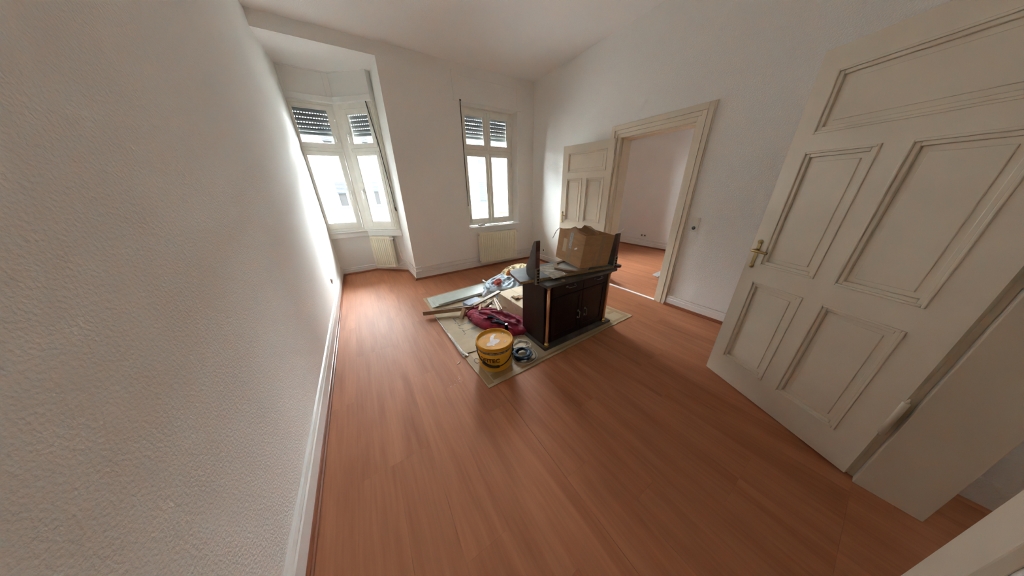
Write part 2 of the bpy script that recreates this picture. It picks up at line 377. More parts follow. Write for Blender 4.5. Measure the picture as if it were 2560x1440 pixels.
def skirt(name, pts, prof, label, q=None):
    o = run(MB(), pts, prof).build(name, M['white'], None, auto=True); tag(o, label, kind=STR)
    t = run(MB(), pts, QR).build('quarter_round', M['qround'], o, auto=True); t['label'] = 'dark wood quarter-round strip'
    return o
LEFT = [(XL, YB), (XL, 5.56)]
skirt('baseboard_left', LEFT, BASET, 'white skirting board along the long left wall')
skirt('baseboard_bay', [(XL, 5.56), (0.085, 5.565), (0.63, 5.06)], BASE, 'white skirting board round the back of the bay')
skirt('baseboard_front', [(0.63, 5.06), (0.655, YF), (XR, YF)], BASE, 'white skirting board from the bay corner to the room corner')
skirt('baseboard_right', [(XR, YF), (XR, DY1 + 0.135)], BASE, 'white skirting board behind the open cream door')
skirt('baseboard_doorside', [(XR, DY0 - 0.135), (XR, YB)], BASE, 'white skirting board right of the doorway')
skirt('baseboard_next_room', [(XR2, YF), (X2, YF), (X2, -1.0)], BASE, 'white skirting board in the next room')
# heating pipe on top of the next room's skirting
pr = MB().tube([(X2 - 0.03, -0.95, 0.205), (X2 - 0.03, 4.3, 0.205)], 0.012).build('heating_pipe', M['pipe'])
tag(pr, 'white heating pipe above the skirting in the next room', 'pipe')

# ------------------------------------------------------------------ windows
def frame_ring(mb, x0, x1, z0, z1, t, y0, y1, tb=None, tt=None, mi=0):
    tb = t if tb is None else tb; tt = t if tt is None else tt
    mb.box(x0, x0 + t, y0, y1, z0, z1, mi).box(x1 - t, x1, y0, y1, z0, z1, mi)
    mb.box(x0 + t, x1 - t, y0, y1, z0, z0 + tb, mi).box(x0 + t, x1 - t, y0, y1, z1 - tt, z1, mi)
def make_sash(root, s, handle=None, hl=0.12):
    sx0, sx1, sz0, sz1, px0, px1, pz0, pz1 = s
    mb = MB(); y0, y1 = -0.012, 0.05
    mb.box(sx0, px0, y0, y1, sz0, sz1).box(px1, sx1, y0, y1, sz0, sz1).box(px0, px1, y0, y1, sz0, pz0).box(px0, px1, y0, y1, pz1, sz1)
    # glazing bead, slightly set back, standing into the light
    b = 0.010
    mb.box(px0, px0 + b, 0.0, 0.02, pz0, pz1).box(px1 - b, px1, 0.0, 0.02, pz0, pz1).box(px0 + b, px1 - b, 0.0, 0.02, pz0, pz0 + b).box(px0 + b, px1 - b, 0.0, 0.02, pz1 - b, pz1)
    o = mb.build('sash', M['sash'], root, bevel=0.003)
    MB().box(px0, px1, 0.022, 0.026, pz0, pz1).build('pane', M['glass'], o)
    if handle:
        hx, hz = handle
        h = MB(); h.bbox(hx - 0.014, hx + 0.014, -0.022, -0.012, hz - 0.035, hz + 0.035, 0.004)
        h.tube([(hx, -0.015, hz), (hx, -0.055, hz), (hx, -0.062, hz - 0.01), (hx, -0.062, hz - hl), (hx, -0.05, hz - hl - 0.012)], 0.008, 8)
        h.build('handle', M['white'], o)['label'] = 'white window handle'
    return o
def make_shutter(root, x0, x1, ztop, zbot, y, pitch=0.066):
    o = MB().bbox(x0, x1, y - 0.006, y + 0.012, zbot, zbot + 0.022, 0.003).bbox(x0, x1, y - 0.002, y + 0.008, zbot + 0.022, zbot + 0.052, 0.003).build('roller_shutter', M['shutter'], root)
    o['label'] = 'dark grey roller shutter pulled partly down'
    z = zbot + 0.054; hole = 0.011; me = None
    while z < ztop:
        if me is None:
            mb = MB(); n = 4; hgt = pitch - hole
            # slightly domed slat body
            for i in range(n):
                a0 = i / n; a1 = (i + 1) / n
                d0 = -0.006 * math.sin(math.pi * a0); d1 = -0.006 * math.sin(math.pi * a1)
                mb.add([(x0, d0, a0 * hgt), (x1, d0, a0 * hgt), (x1, d1, a1 * hgt), (x0, d1, a1 * hgt), (x0, 0.008, a0 * hgt), (x1, 0.008, a0 * hgt), (x1, 0.008, a1 * hgt), (x0, 0.008, a1 * hgt)],
                       [(0, 1, 2, 3), (7, 6, 5, 4), (0, 4, 5, 1), (2, 6, 7, 3)])
            # bridges between the light holes
            x = x0; hp = 0.036
            while x < x1:
                mb.box(x, min(x + hp * 0.5, x1), 0.0, 0.006, hgt, pitch); x += hp
            s_ = mb.build('slat', M['shutter'], o); me = s_.data
        else:
            s_ = bpy.data.objects.new('slat', me); C.objects.link(s_); s_.parent = o
        s_.location = (0, y, z); z += pitch
    return o

# window 3 : front wall window, local x = world X, y outward
root = empty('window_3', X=Matrix.Translation((0, 4.555, 0))); tag(root, 'tall four-sash window above the wide radiator', kind=STR)
fr = MB(); x0, x1 = WX0 + 0.04, WX1 - 0.035
fr.box(x0, 1.872, 0.0, 0.07, 0.86, WZ1).box(2.868, x1, 0.0, 0.07, 0.86, WZ1).box(1.872, 2.868, 0.0, 0.07, 0.86, 0.915).box(1.872, 2.868, 0.0, 0.07, 2.815, WZ1)
fr.box(1.872, 2.868, 0.004, 0.07, 2.168, 2.222)
fr.box(x0, x1, -0.02, 0.0, 2.845, WZ1)
fr.build('window_frame', M['sash'], root, bevel=0.002)
make_sash(root, (1.876, 2.360, 2.222, 2.812, 1.930, 2.296, 2.295, 2.742))
make_sash(root, (2.366, 2.864, 2.222, 2.812, 2.425, 2.795, 2.295, 2.742), (2.395, 2.42), 0.08)
make_sash(root, (1.876, 2.360, 0.918, 2.166, 1.920, 2.305, 0.982, 2.118))
make_sash(root, (2.366, 2.864, 0.918, 2.166, 2.425, 2.795, 0.982, 2.118), (2.396, 1.50))
make_shutter(root, x0, x1, 2.87, 2.405, 0.12)
for z in (1.05, 1.95, 2.35, 2.65): MB().tube([(2.872, -0.018, z), (2.872, -0.018, z + 0.07)], 0.008).build('hinge', M['sash'], root)
# sill board and apron
sl = MB().bbox(WX0 - 0.02, WX1 + 0.02, YF - 0.035, 4.56, WZ0 - 0.028, WZ0, 0.006).build('trim_1', M['white']); tag(sl, 'white window sill board above the wide radiator', kind=STR)
sa = MB().bbox(WX0 - 0.01, WX1 + 0.01, YF - 0.008, YF + 0.01, WZ0 - 0.16, WZ0 - 0.028, 0.003).build('trim_2', M['wall']); tag(sa, 'shallow painted apron panel below the window sill', kind=STR)
# shutter box cover above it
sb = MB(); bx0, bx1, bz0, bz1 = 1.705, 3.03, WZ1 + 0.005, 3.262
sb.box(bx0, bx1, YF - 0.006, YF + 0.01, bz0, bz1)
for (a, b, c, d) in ((bx0, bx0 + 0.10, bz0, bz1), (bx1 - 0.10, bx1, bz0, bz1), (bx0 + 0.1, bx1 - 0.1, bz0, bz0 + 0.055), (bx0 + 0.1, bx1 - 0.1, bz1 - 0.055, bz1)):
    sb.box(a, b, YF - 0.014, YF - 0.006, c, d)
sb.box(bx0 - 0.01, bx1 + 0.0, YF - 0.02, YF, bz0 - 0.012, bz0 + 0.01)
o = sb.build('trim_3', M['wall'], bevel=0.004); tag(o, 'flat white shutter box cover above the tall window', kind=STR)

# window 1 : bay, straight section
root = empty('window_1', X=Matrix.Translation((0, 5.50, 0))); tag(root, 'wide two-sash bay window beside the left wall', kind=STR)
fr = MB(); fr.box(XL, -0.545, 0, 0.07, 0.86, 2.88).box(0.013, 0.075, 0, 0.07, 0.86, 2.88).box(-0.545, 0.03, 0.0, 0.07, 0.86, 0.905).box(-0.545, 0.03, 0, 0.07, 2.84, 2.88).box(-0.545, 0.03, 0.004, 0.07, 2.185, 2.235)
fr.build('window_frame', M['sash'], root, bevel=0.002)
make_sash(root, (-0.545, 0.012, 2.237, 2.835, -0.520, -0.068, 2.300, 2.785), (-0.035, 2.42), 0.08)
make_sash(root, (-0.545, 0.012, 0.908, 2.183, -0.515, -0.068, 1.005, 2.128), (-0.030, 1.55))
make_shutter(root, XL, 0.03, 2.87, 2.425, 0.10)
# window 2 : bay, slanted section ; local origin at (0.077,5.5)
e = Vector((0.7425, -0.6698, 0)); outw = Vector((0.6698, 0.7425, 0))
XD = frame_matrix((0.077, 5.50, 0), e, outw)
root = empty('window_2', X=XD); tag(root, 'narrow slanted bay window next to the bay corner', kind=STR)
fr = MB(); fr.box(0.010, 0.092, 0, 0.07, 0.86, 2.88).box(0.620, 0.70, 0, 0.07, 0.86, 2.88).box(0.092, 0.62, 0.0, 0.07, 0.86, 0.905).box(0.092, 0.62, 0, 0.07, 2.80, 2.88).box(0.092, 0.62, 0.004, 0.07, 2.185, 2.235)
fr.box(0.64, 0.655, -0.012, 0, 0.86, 2.88).box(0.67, 0.685, -0.02, 0, 0.86, 2.88)
fr.build('window_frame', M['sash'], root, bevel=0.002)
make_sash(root, (0.096, 0.617, 2.237, 2.796, 0.160, 0.548, 2.300, 2.730), (0.128, 2.44), 0.11)
make_sash(root, (0.096, 0.617, 0.908, 2.183, 0.160, 0.556, 1.000, 2.130), (0.128, 1.56))
make_shutter(root, 0.06, 0.68, 2.87, 2.425, 0.10)
for z in (1.0, 1.9, 2.3, 2.6): MB().tube([(0.628, -0.016, z), (0.628, -0.016, z + 0.06)], 0.008).build('hinge', M['sash'], root)
# corner post between the two bay windows
bis = (Vector((0, -1, 0)) + Vector((-0.6698, -0.7425, 0))).normalized()
XP = frame_matrix((0.080, 5.515, 0), Vector((-bis.y, bis.x, 0)), -bis)
o = MB().bbox(-0.052, 0.052, -0.03, 0.09, 0.85, 2.88, 0.006).build('window_post', M['sash']); o.matrix_world = XP
tag(o, 'thick white corner post between the two bay windows', kind=STR)
# bay sill (follows both sections) with moulded edge
def strip(y0, y1, z0, z1, name, label, m='white', s1=0.745):
    a0 = Vector((XL, 5.5 - y0)); b0 = Vector((0.077 - 0.39 * y0, 5.5 - y0)); c0 = Vector((0.077, 5.5)) + Vector((e.x, e.y)) * s1 + Vector((-outw.x, -outw.y)) * y0
    a1 = Vector((XL, 5.5 - y1)); b1 = Vector((0.077 - 0.39 * y1, 5.5 - y1)); c1 = Vector((0.077, 5.5)) + Vector((e.x, e.y)) * s1 + Vector((-outw.x, -outw.y)) * y1
    mb = MB().prism([tuple(a1), tuple(b1), tuple(b0), tuple(a0)], z0, z1).prism([tuple(b1), tuple(c1), tuple(c0), tuple(b0)], z0, z1)
    o = mb.build(name, M[m], bevel=0.004); tag(o, label, kind=STR); return o
strip(-0.08, 0.045, 0.832, 0.858, 'trim_4', 'white sill board running round the bay windows', s1=0.735)
strip(-0.08, 0.012, 0.735, 0.832, 'trim_5', 'white apron board below the bay sill', s1=0.735)
# bay shutter box covers
def box_cover(name, X, x0, x1, label):
    mb = MB(); z0, z1 = 2.875, 3.285
    mb.box(x0, x1, -0.02, 0.08, z0, z1)
    mb.box(x0, x1, -0.04, -0.02, z0, z0 + 0.075).box(x0, x1, -0.034, -0.02, z1 - 0.03, z1)
    mb.box(x0, x0 + 0.03, -0.034, -0.02, z0 + 0.075, z1 - 0.03).box(x1 - 0.075, x1, -0.034, -0.02, z0 + 0.075, z1 - 0.03)
    o = mb.build(name, M['smooth'], bevel=0.004); o.matrix_world = X; tag(o, label, kind=STR)
box_cover('trim_7', Matrix.Translation((0, 5.48, 0)), XL, 0.062, 'white panelled shutter box above the wide bay window')
box_cover('trim_8', XD @ Matrix.Translation((0, -0.02, 0)), -0.03, 0.70, 'white panelled shutter box above the slanted bay window')
# window of the next room
root = empty('window_4', X=Matrix.Translation((0, 4.6, 0))); tag(root, 'window of the next room', kind=STR)
fr = MB(); frame_ring(fr, W2[0], W2[1], W2[2], W2[3], 0.05, 0, 0.07); fr.box(4.42, 4.48, 0, 0.07, 0.9, 2.75).build('window_frame', M['sash'], root)
make_sash(root, (3.95, 4.42, 0.90, 2.75, 4.01, 4.36, 0.97, 2.68)); make_sash(root, (4.48, 4.95, 0.90, 2.75, 4.54, 4.89, 0.97, 2.68))

# shutter straps
def strap(name, pts, wd, label, ends=None):
    mb = MB()
    for a, b in zip(pts[:-1], pts[1:]): mb.beam(a, b, wd, 0.003, up=(0, -1, 0))
    o = mb.build(name, M['strap']); tag(o, label, 'strap'); return o
o = strap('shutter_strap', [(1.812, YF - 0.012, 2.88), (1.800, YF - 0.008, 2.0), (1.797, YF - 0.008, 1.25)], 0.014, 'dark shutter strap hanging at the left edge of the tall window')
MB().bbox(1.797, 1.827, YF - 0.03, YF - 0.001, 2.875, 2.895, 0.003).build('strap_guide', M['strap'], o)
mb = MB(); P0 = XD @ Vector((0.585, -0.03, 2.872)); P1 = XD @ Vector((0.655, -0.025, 2.25)); P2 = XD @ Vector((0.725, -0.04, 1.45)); P3 = XD @ Vector((0.735, -0.05, 1.25))
mb.beam(P0, P1, 0.016, 0.003, up=(-0.67, -0.74, 0)).beam(P1, P2, 0.014, 0.003, up=(-0.67, -0.74, 0)).beam(P2, P3, 0.014, 0.003, up=(-0.67, -0.74, 0))
o = mb.build('shutter_strap', M['strap']); tag(o, 'dark shutter strap slanting down beside the slanted bay window', 'strap')
MB().tube([P3 + Vector((0, 0, 0.02)), P3 + Vector((0.01, -0.01, -0.05))], 0.012, 8).build('strap_winder', M['strap'], o)

# ------------------------------------------------------------------ doorway trim (door_1)
def ring_yz(mb, y0, y1, z1, t, x0, x1, mi=0):
    """door architrave ring (no bottom) of width t outside the opening y0..y1,z1"""
    mb.box(x0, x1, y0 - t, y0, 0, z1 + t, mi).box(x0, x1, y1, y1 + t, 0, z1 + t, mi).box(x0, x1, y0, y1, z1, z1 + t, mi)
def ring_band(mb, o0, o1, x0, x1):
    """band of the architrave between offsets o0 and o1 from the opening"""
    y0, y1, z1 = DY0, DY1, DZ
    mb.box(x0, x1, y0 - o1, y0 - o0, 0, z1 + o1).box(x0, x1, y1 + o0, y1 + o1, 0, z1 + o1).box(x0, x1, y0 - o0, y1 + o0, z1 + o0, z1 + o1)
root = empty('door_1', (XR, DY1, 0)); tag(root, 'cream doorway to the next room with its open panelled door', kind=STR)
def child(o, root_):
    o.parent = root_; o.matrix_parent_inverse = root_.matrix_world.inverted(); return o
bpy.context.view_layer.update()
mb = MB()
ring_band(mb, 0.0, 0.038, XR - 0.012, XR); ring_band(mb, 0.038, 0.082, XR - 0.024, XR); ring_band(mb, 0.082, 0.088, XR - 0.036, XR)
ring_band(mb, 0.088, 0.138, XR - 0.030, XR); ring_band(mb, 0.138, 0.148, XR - 0.020, XR)
o = mb.build('door_frame', M['cream'], bevel=0.003); child(o, root)
o['label'] = 'stepped cream architrave round the doorway'
jl = MB().box(XR - 0.010, XR2 + 0.02, DY0 - 0.006, DY0 + 0.008, 0, DZ + 0.006).box(XR - 0.010, XR2 + 0.02, DY1 - 0.008, DY1 + 0.006, 0, DZ + 0.006).box(XR - 0.010, XR2 + 0.02, DY0 + 0.008, DY1 - 0.008, DZ - 0.008, DZ + 0.006)
jl.box(XR + 0.045, XR2 - 0.02, DY0 + 0.008, DY0 + 0.024, 0, DZ - 0.008).box(XR + 0.045, XR2 - 0.02, DY1 - 0.024, DY1 - 0.008, 0, DZ - 0.008).box(XR + 0.045, XR2 - 0.02, DY0 + 0.024, DY1 - 0.024, DZ - 0.024, DZ - 0.008)
child(jl.build('door_lining', M['cream'], bevel=0.002), root)
child(MB().bbox(XR + 0.012, XR + 0.036, DY0 + 0.006, DY0 + 0.010, 0.98, 1.12, 0.001).build('strike_plate', M['oldbrass']), root)
child(MB().bbox(XR - 0.02, XR + 0.022, DY0 + 0.009, DY1 - 0.009, 0.0, 0.010, 0.004).build('threshold_strip', M['alu']), root)['label'] = 'bright metal threshold strip'

def make_leaf(root_, X, Wd, Ht, panels, handle, name='door_leaf', flip=1):
    """leaf in local coords: x along width from hinge, y thickness (visible face at y=0, body to +y), z up"""
    T = 0.042
    xs = sorted(set([0, Wd] + [p for q in panels for p in q[:2]])); zs = sorted(set([0.012, Ht] + [p for q in panels for p in q[2:]]))
    mb = MB()
    for i in range(len(xs) - 1):
        for j in range(len(zs) - 1):
            cx, cz = (xs[i] + xs[i + 1]) / 2, (zs[j] + zs[j + 1]) / 2
            if any(q[0] < cx < q[1] and q[2] < cz < q[3] for q in panels): continue
            mb.box(xs[i], xs[i + 1], 0, T, zs[j], zs[j + 1])
    bm = bmesh.new(); vs = [bm.verts.new(v) for v in mb.v]
    for q in mb.f: bm.faces.new([vs[i] for i in q])
    bmesh.ops.remove_doubles(bm, verts=bm.verts, dist=1e-4)
    # drop the internal faces shared by two cells
    seen = {}
    for fc in bm.faces: seen.setdefault(tuple(round(c, 4) for c in fc.calc_center_median()), []).append(fc)
    kill = [fc for l in seen.values() if len(l) > 1 for fc in l]
    bmesh.ops.delete(bm, geom=kill, context='FACES')
    bmesh.ops.recalc_face_normals(bm, faces=bm.faces)
    me = bpy.data.meshes.new(name); bm.to_mesh(me); bm.free(); me.materials.append(M['cream'])
    leaf = bpy.data.objects.new(name, me); C.objects.link(leaf); leaf.matrix_world = X
    bpy.context.view_layer.update(); child(leaf, root_); bpy.context.view_layer.update()
    for q in panels:
        a, b, c, d = q; pm = MB()
        for (s0, s1, ya, yb) in ((0.0, 0.012, -0.006, 0.004), (0.012, 0.030, 0.002, 0.014)):
            for (aa, bb, cc, dd) in ((a + s0, a + s1, c + s0, d - s0), (b - s1, b - s0, c + s0, d - s0), (a + s1, b - s1, c + s0, c + s1), (a + s1, b - s1, d - s1, d - s0)):
                pm.box(aa, bb, ya, T - ya, cc, dd)
        pm.box(a + 0.03, b - 0.03, 0.016, T - 0.016, c + 0.03, d - 0.03)
        # raised field
        pm.box(a + 0.055, b - 0.055, 0.011, T - 0.011, c + 0.055, d - 0.055)
        po = pm.build('panel', M['cream'], bevel=0.003); po.parent = leaf
    if handle:
        hx, hz = handle; h = MB()
        for sy in (-1, 1):
            y_ = -0.004 if sy < 0 else T + 0.004
            h.prism([(0, 0)] * 0 or [(-0.010, -0.002), (0.010, -0.002), (0.010, 0.002), (-0.010, 0.002)], -0.085, 0.085, X=Matrix.Translation((hx, y_, hz)))
            h.lathe([(0.0, -0.002), (0.014, -0.002), (0.014, 0.004), (0.0, 0.006)], 0, 0, 16, X=Matrix.Translation((hx, y_, hz + 0.085)) @ Matrix.Rotation(math.pi / 2 * (1 if sy < 0 else -1), 4, 'X'))
            h.lathe([(0.0, -0.002), (0.014, -0.002), (0.014, 0.004), (0.0, 0.006)], 0, 0, 16, X=Matrix.Translation((hx, y_, hz - 0.085)) @ Matrix.Rotation(math.pi / 2 * (1 if sy < 0 else -1), 4, 'X'))
            d = -1 if sy < 0 else 1
            h.tube([(hx, y_, hz + 0.03), (hx, y_ + d * 0.045, hz + 0.03), (hx - 0.012 * flip, y_ + d * 0.055, hz + 0.03), (hx - 0.10 * flip, y_ + d * 0.055, hz + 0.026)], [0.008, 0.008, 0.009, 0.007], 10)
        ho = h.build('handle', M['oldbrass'], leaf); ho['label'] = 'brass lever handle on a long plate'
    for z in (Ht - 0.42, 0.35):
        hb = MB()
        hb.tube([(-0.008, -0.008, z), (-0.008, -0.008, z + 0.20)], 0.011, 10).tube([(-0.008, -0.008, z + 0.20), (-0.008, -0.008, z + 0.225)], [0.007, 0.002], 8).tube([(-0.008, -0.008, z - 0.02), (-0.008, -0.008, z)], [0.002, 0.007], 8)
        hb.box(-0.008, 0.03, -0.004, 0.0, z, z + 0.2)
        hb.build('hinge', M['cream'], leaf)
    return leaf
ang = Vector((-0.205, 0.824, 0)).normalized()
XLf = frame_matrix((3.290, 2.43, 0), ang, Vector((ang.y, -ang.x, 0)))     # y axis away from the room
# frame_matrix gives ez = ex x ey = down for this pair, so mirror the order
XLf = Matrix(((ang.x, ang.y, 0, 3.290), (ang.y, -ang.x, 0, 2.43), (0, 0, 1, 0), (0, 0, 0, 1)))
pan = [(0.10, 0.748, 1.755, 2.046), (0.105, 0.395, 0.98, 1.668), (0.468, 0.748, 0.98, 1.668), (0.105, 0.395, 0.22, 0.86), (0.468, 0.748, 0.22, 0.86)]
make_leaf(root, XLf, 0.842, 2.152, pan, (0.797, 1.05))

# door_2: the near door leaf standing open at the right
root = empty('door_2', (1.963, YB, 0)); tag(root, 'cream panelled door standing open nearest the camera', kind=STR); bpy.context.view_layer.update()
a = Vector((2.325, 0.470, 0)); hpt = a + Vector((-0.4299, -0.9029, 0)) * 0.86
ang = (a - hpt).normalized()
# visible face looks to -x side ; thickness goes to the +x side
XN = Matrix(((ang.x, ang.y, 0, hpt.x), (ang.y, -ang.x, 0, hpt.y), (0, 0, 1, 0.004), (0, 0, 0, 1)))
pan = [(0.11, 0.775, 1.755, 2.046), (0.11, 0.405, 0.98, 1.668), (0.485, 0.775, 0.98, 1.668), (0.11, 0.405, 0.205, 0.86), (0.485, 0.775, 0.205, 0.86)]
make_leaf(root, XN, 0.86, 2.152, pan, (0.815, 1.05))
mb = MB()
for (x0, x1, z0, z1) in ((0.90, 1.02, 0, 2.28), (1.985, 2.10, 0, 2.28), (1.02, 1.985, 2.16, 2.28)):
    mb.box(x0, x1, YB, YB + 0.02, z0, z1)
mb.box(1.02, 1.04, YB - 0.2, YB, 0, 2.16).box(1.94, 1.96, YB - 0.2, YB, 0, 2.16).box(1.04, 1.94, YB - 0.2, YB, 2.14, 2.16)
child(mb.build('door_frame', M['cream'], bevel=0.003), root)

# ------------------------------------------------------------------ radiators
def make_radiator(name, X, W_, H_, D_, cols, label, valve=True):
    root = empty(name, X=X); tag(root, label, 'radiator')
    # local: x along, y depth (front at y=0, wall towards +y), z up from bottom
    mb = MB(); pitch = (W_ - 0.03) / cols; nseg = 6
    pts = []
    x = 0.015
    prof = []
    for c in range(cols):
        for (t, d) in ((0.0, 0.010), (0.12, 0.010), (0.26, 0.0), (0.74, 0.0), (0.88, 0.010)): prof.append((0.015 + (c + t) * pitch, d))
    prof.append((W_ - 0.015, 0.010))
    z0, z1 = 0.045, H_ - 0.05
    n = len(prof)
    vs = [(p[0], p[1], z0) for p in prof] + [(p[0], p[1], z1) for p in prof]
    mb.add(vs, [(i, i + 1, i + 1 + n, i + n) for i in range(n - 1)])
    mb.add([(p[0], p[1], z1) for p in prof] + [(p[0], 0.010, z1 + 0.012) for p in prof], [(i, i + 1, i + 1 + n, i + n) for i in range(n - 1)])
    mb.add([(p[0], 0.010, z0 - 0.012) for p in prof] + [(p[0], p[1], z0) for p in prof], [(i, i + 1, i + 1 + n, i + n) for i in range(n - 1)])
    mb.bbox(0, W_, 0.006, 0.018, 0, z0 - 0.01, 0.004).bbox(0, W_, 0.006, 0.018, z1 + 0.01, H_ - 0.004, 0.004)
    mb.box(0, 0.016, 0.006, 0.02, z0 - 0.012, z1 + 0.012).box(W_ - 0.016, W_, 0.006, 0.02, z0 - 0.012, z1 + 0.012)
    mb.box(0.01, W_ - 0.01, 0.018, 0.028, 0.01, H_ - 0.01)
    mb.build('front_panel', M['radiator'], root)
    MB().bbox(0, W_, D_ - 0.016, D_, 0.0, H_ - 0.004, 0.004).build('back_panel', M['radiator'], root)
    MB().bbox(-0.004, 0.0, 0.004, D_ - 0.004, 0.005, H_ - 0.004, 0.0015).build('side_cover', M['radiator'], root)
    MB().bbox(W_, W_ + 0.004, 0.004, D_ - 0.004, 0.005, H_ - 0.004, 0.0015).build('side_cover', M['radiator'], root)
    g = MB(); g.box(-0.004, W_ + 0.004, 0.002, 0.012, H_ - 0.004, H_).box(-0.004, W_ + 0.004, D_ - 0.012, D_, H_ - 0.004, H_)
    k = int(W_ / 0.045)
    for i in range(k + 1):
        xx = i * (W_ - 0.02) / k; g.box(xx, xx + 0.02, 0.012, D_ - 0.012, H_ - 0.004, H_)
    g.build('top_grille', M['radiator'], root)
    v = MB(); xr = W_ + 0.004
    v.tube([(xr, D_ * 0.5, H_ - 0.045), (xr + 0.035, D_ * 0.5, H_ - 0.045)], 0.012, 10, mi=0)
    v.tube([(xr + 0.03, D_ * 0.5, H_ - 0.045), (xr + 0.03, D_ * 0.5 + 0.03, H_ - 0.045), (xr + 0.03, D_ * 0.5 + 0.03, H_ - 0.09)], 0.010, 10)
    v.build('valve_body', M['chrome'], root)
    k_ = MB().tube([(xr + 0.03, D_ * 0.5 + 0.01, H_ - 0.045), (xr + 0.03, D_ * 0.5 - 0.02, H_ - 0.045), (xr + 0.03, D_ * 0.5 - 0.065, H_ - 0.045), (xr + 0.03, D_ * 0.5 - 0.07, H_ - 0.045)], [0.019, 0.021, 0.019, 0.014], 14).build('thermostat_knob', M['white'], root)
    for z in (0.04, H_ - 0.045): MB().tube([(-0.004, D_ * 0.5, z), (-0.014, D_ * 0.5, z)], 0.010, 10).build('plug', M['chrome'], root)
    return root
make_radiator('radiator', Matrix.Translation((1.94, 4.265, 0.112)), 0.865, 0.625, 0.10, 19, 'wide cream ribbed radiator below the tall window')
# brackets to the wall
XR_b = XD @ Matrix.Translation((0.098, -0.125, 0.128))
make_radiator('radiator', XR_b, 0.425, 0.615, 0.10, 9, 'narrow cream ribbed radiator below the slanted bay window')

# heating pipes on the front wall with clips, and in the bay
for z, zz in ((0.238, 'upper'), (0.163, 'lower')):
    yy = YF - 0.022
    o = MB().tube([(0.64, yy, z), (3.30, yy, z)], 0.010, 8).build('heating_pipe', M['pipe'])
    tag(o, 'white heating pipe along the front wall, %s of the pair' % zz, 'pipe', 'paired heating pipes along the front wall')
    for x in (0.75, 1.52, 2.98): MB().bbox(x, x + 0.02, YF - 0.036, YF, z - 0.014, z + 0.014, 0.003).build('pipe_clip', M['white'], o)
    mb = MB()
    if zz == 'upper':
        q = [(0.605, 5.0, z), tuple(XD @ Vector((0.66, 0.03, z + 0.01))), tuple(XD @ Vector((0.625, 0.02, z + 0.02))), tuple(XD @ Vector((0.615, 0.0, z + 0.05))), tuple(XD @ Vector((0.60, -0.02, 0.64))), tuple(XD @ Vector((0.595, -0.035, 0.69)))]
    else:
        q = [(0.605, 5.0, z), tuple(XD @ Vector((0.66, 0.03, z + 0.01))), tuple(XD @ Vector((0.60, 0.0, z + 0.01))), tuple(XD @ Vector((0.56, -0.05, z)))]
    mb.tube([(0.632, YF - 0.010, z)] + q, 0.010, 8)
    o = mb.build('radiator_pipe', M['pipe'])
    tag(o, ('white pipe climbing to the valve of the narrow bay radiator' if zz == 'upper' else 'white pipe running to the foot of the narrow bay radiator'), 'pipe', 'pipes of the bay radiator')
    for y in (4.60, 4.78):
        xx = 0.655 - (y - YF) * 0.042
        MB().bbox(xx - 0.042, xx - 0.002, y, y + 0.02, z - 0.015, z + 0.015, 0.003).build('pipe_clip', M['white'], o)

# ------------------------------------------------------------------ sockets and switch
def socket_face(mb, cx, cy, cz, mi_f=0, mi_h=1, X=None, s=0.04):
    pass
def wall_plate(name, X, n, kinds, label, cat, ww=0.081):
    """X: local x = along wall, y = out of wall (towards the room), z up. kinds listed top to bottom"""
    root = MB().bbox(-ww / 2, ww / 2, 0, 0.009, -ww * n / 2, ww * n / 2, 0.003).build(name, M['socket']); root.matrix_world = X; tag(root, label, cat)
    for i, k in enumerate(kinds):
        cz = ww * n / 2 - ww * (i + 0.5)
        if k == 'switch':
            MB().bbox(-0.028, 0.028, 0.008, 0.015, cz - 0.028, cz + 0.028, 0.003).build('rocker', M['socket'], root)
        else:
            T_ = Matrix.Translation((0, 0.0105, cz)) @ Matrix.Rotation(-math.pi / 2, 4, 'X')
            r_ = MB().lathe([(0.028, -0.003), (0.028, 0.003), (0.023, 0.003), (0.020, -0.001), (0.0, -0.001)], 0, 0, 24, 0, T_).build('socket_insert', M['socket'], root)
            h = MB()
            h.lathe([(0.019, -0.0004), (0.0, 0.0004)], 0, 0, 24, 0, T_)
            h.build('socket_well', M['hole' if k == 'dark' else 'stone'], r_)
            q = MB()
            for dx in (-0.0095, 0.0095): q.lathe([(0.0035, 0.0), (0.0035, 0.002), (0, 0.002)], dx, 0, 10, 0, T_)
            q.build('socket_hole', M['hole'], r_)
    return root
Xw = lambda x, y, z: Matrix(((0, -1, 0, x), (1, 0, 0, y), (0, 0, 1, z), (0, 0, 0, 1)))       # plate on a wall facing -X
wall_plate('light_switch_socket', Xw(XR, 1.222, 1.085), 2, ['switch', 'socket'], 'cream light switch above a socket, right of the doorway', 'switch')
wall_plate('wall_socket', Xw(XR, 3.965, 0.257), 1, ['dark'], 'single white socket low on the right wall near the corner', 'socket')
wall_plate('wall_socket', Xw(X2, 3.52, 0.305), 1, ['dark'], 'left socket of the pair in the next room', 'socket', ww=0.08)
wall_plate('wall_socket', Xw(X2, 3.435, 0.305), 1, ['dark'], 'right socket of the pair in the next room', 'socket', ww=0.08)
Xl = Matrix(((0, 1, 0, XL), (-1, 0, 0, 4.04), (0, 0, 1, 0.365), (0, 0, 0, 1)))
wall_plate('wall_socket', Xl, 1, ['dark'], 'single socket on the long left wall near the bay', 'socket')
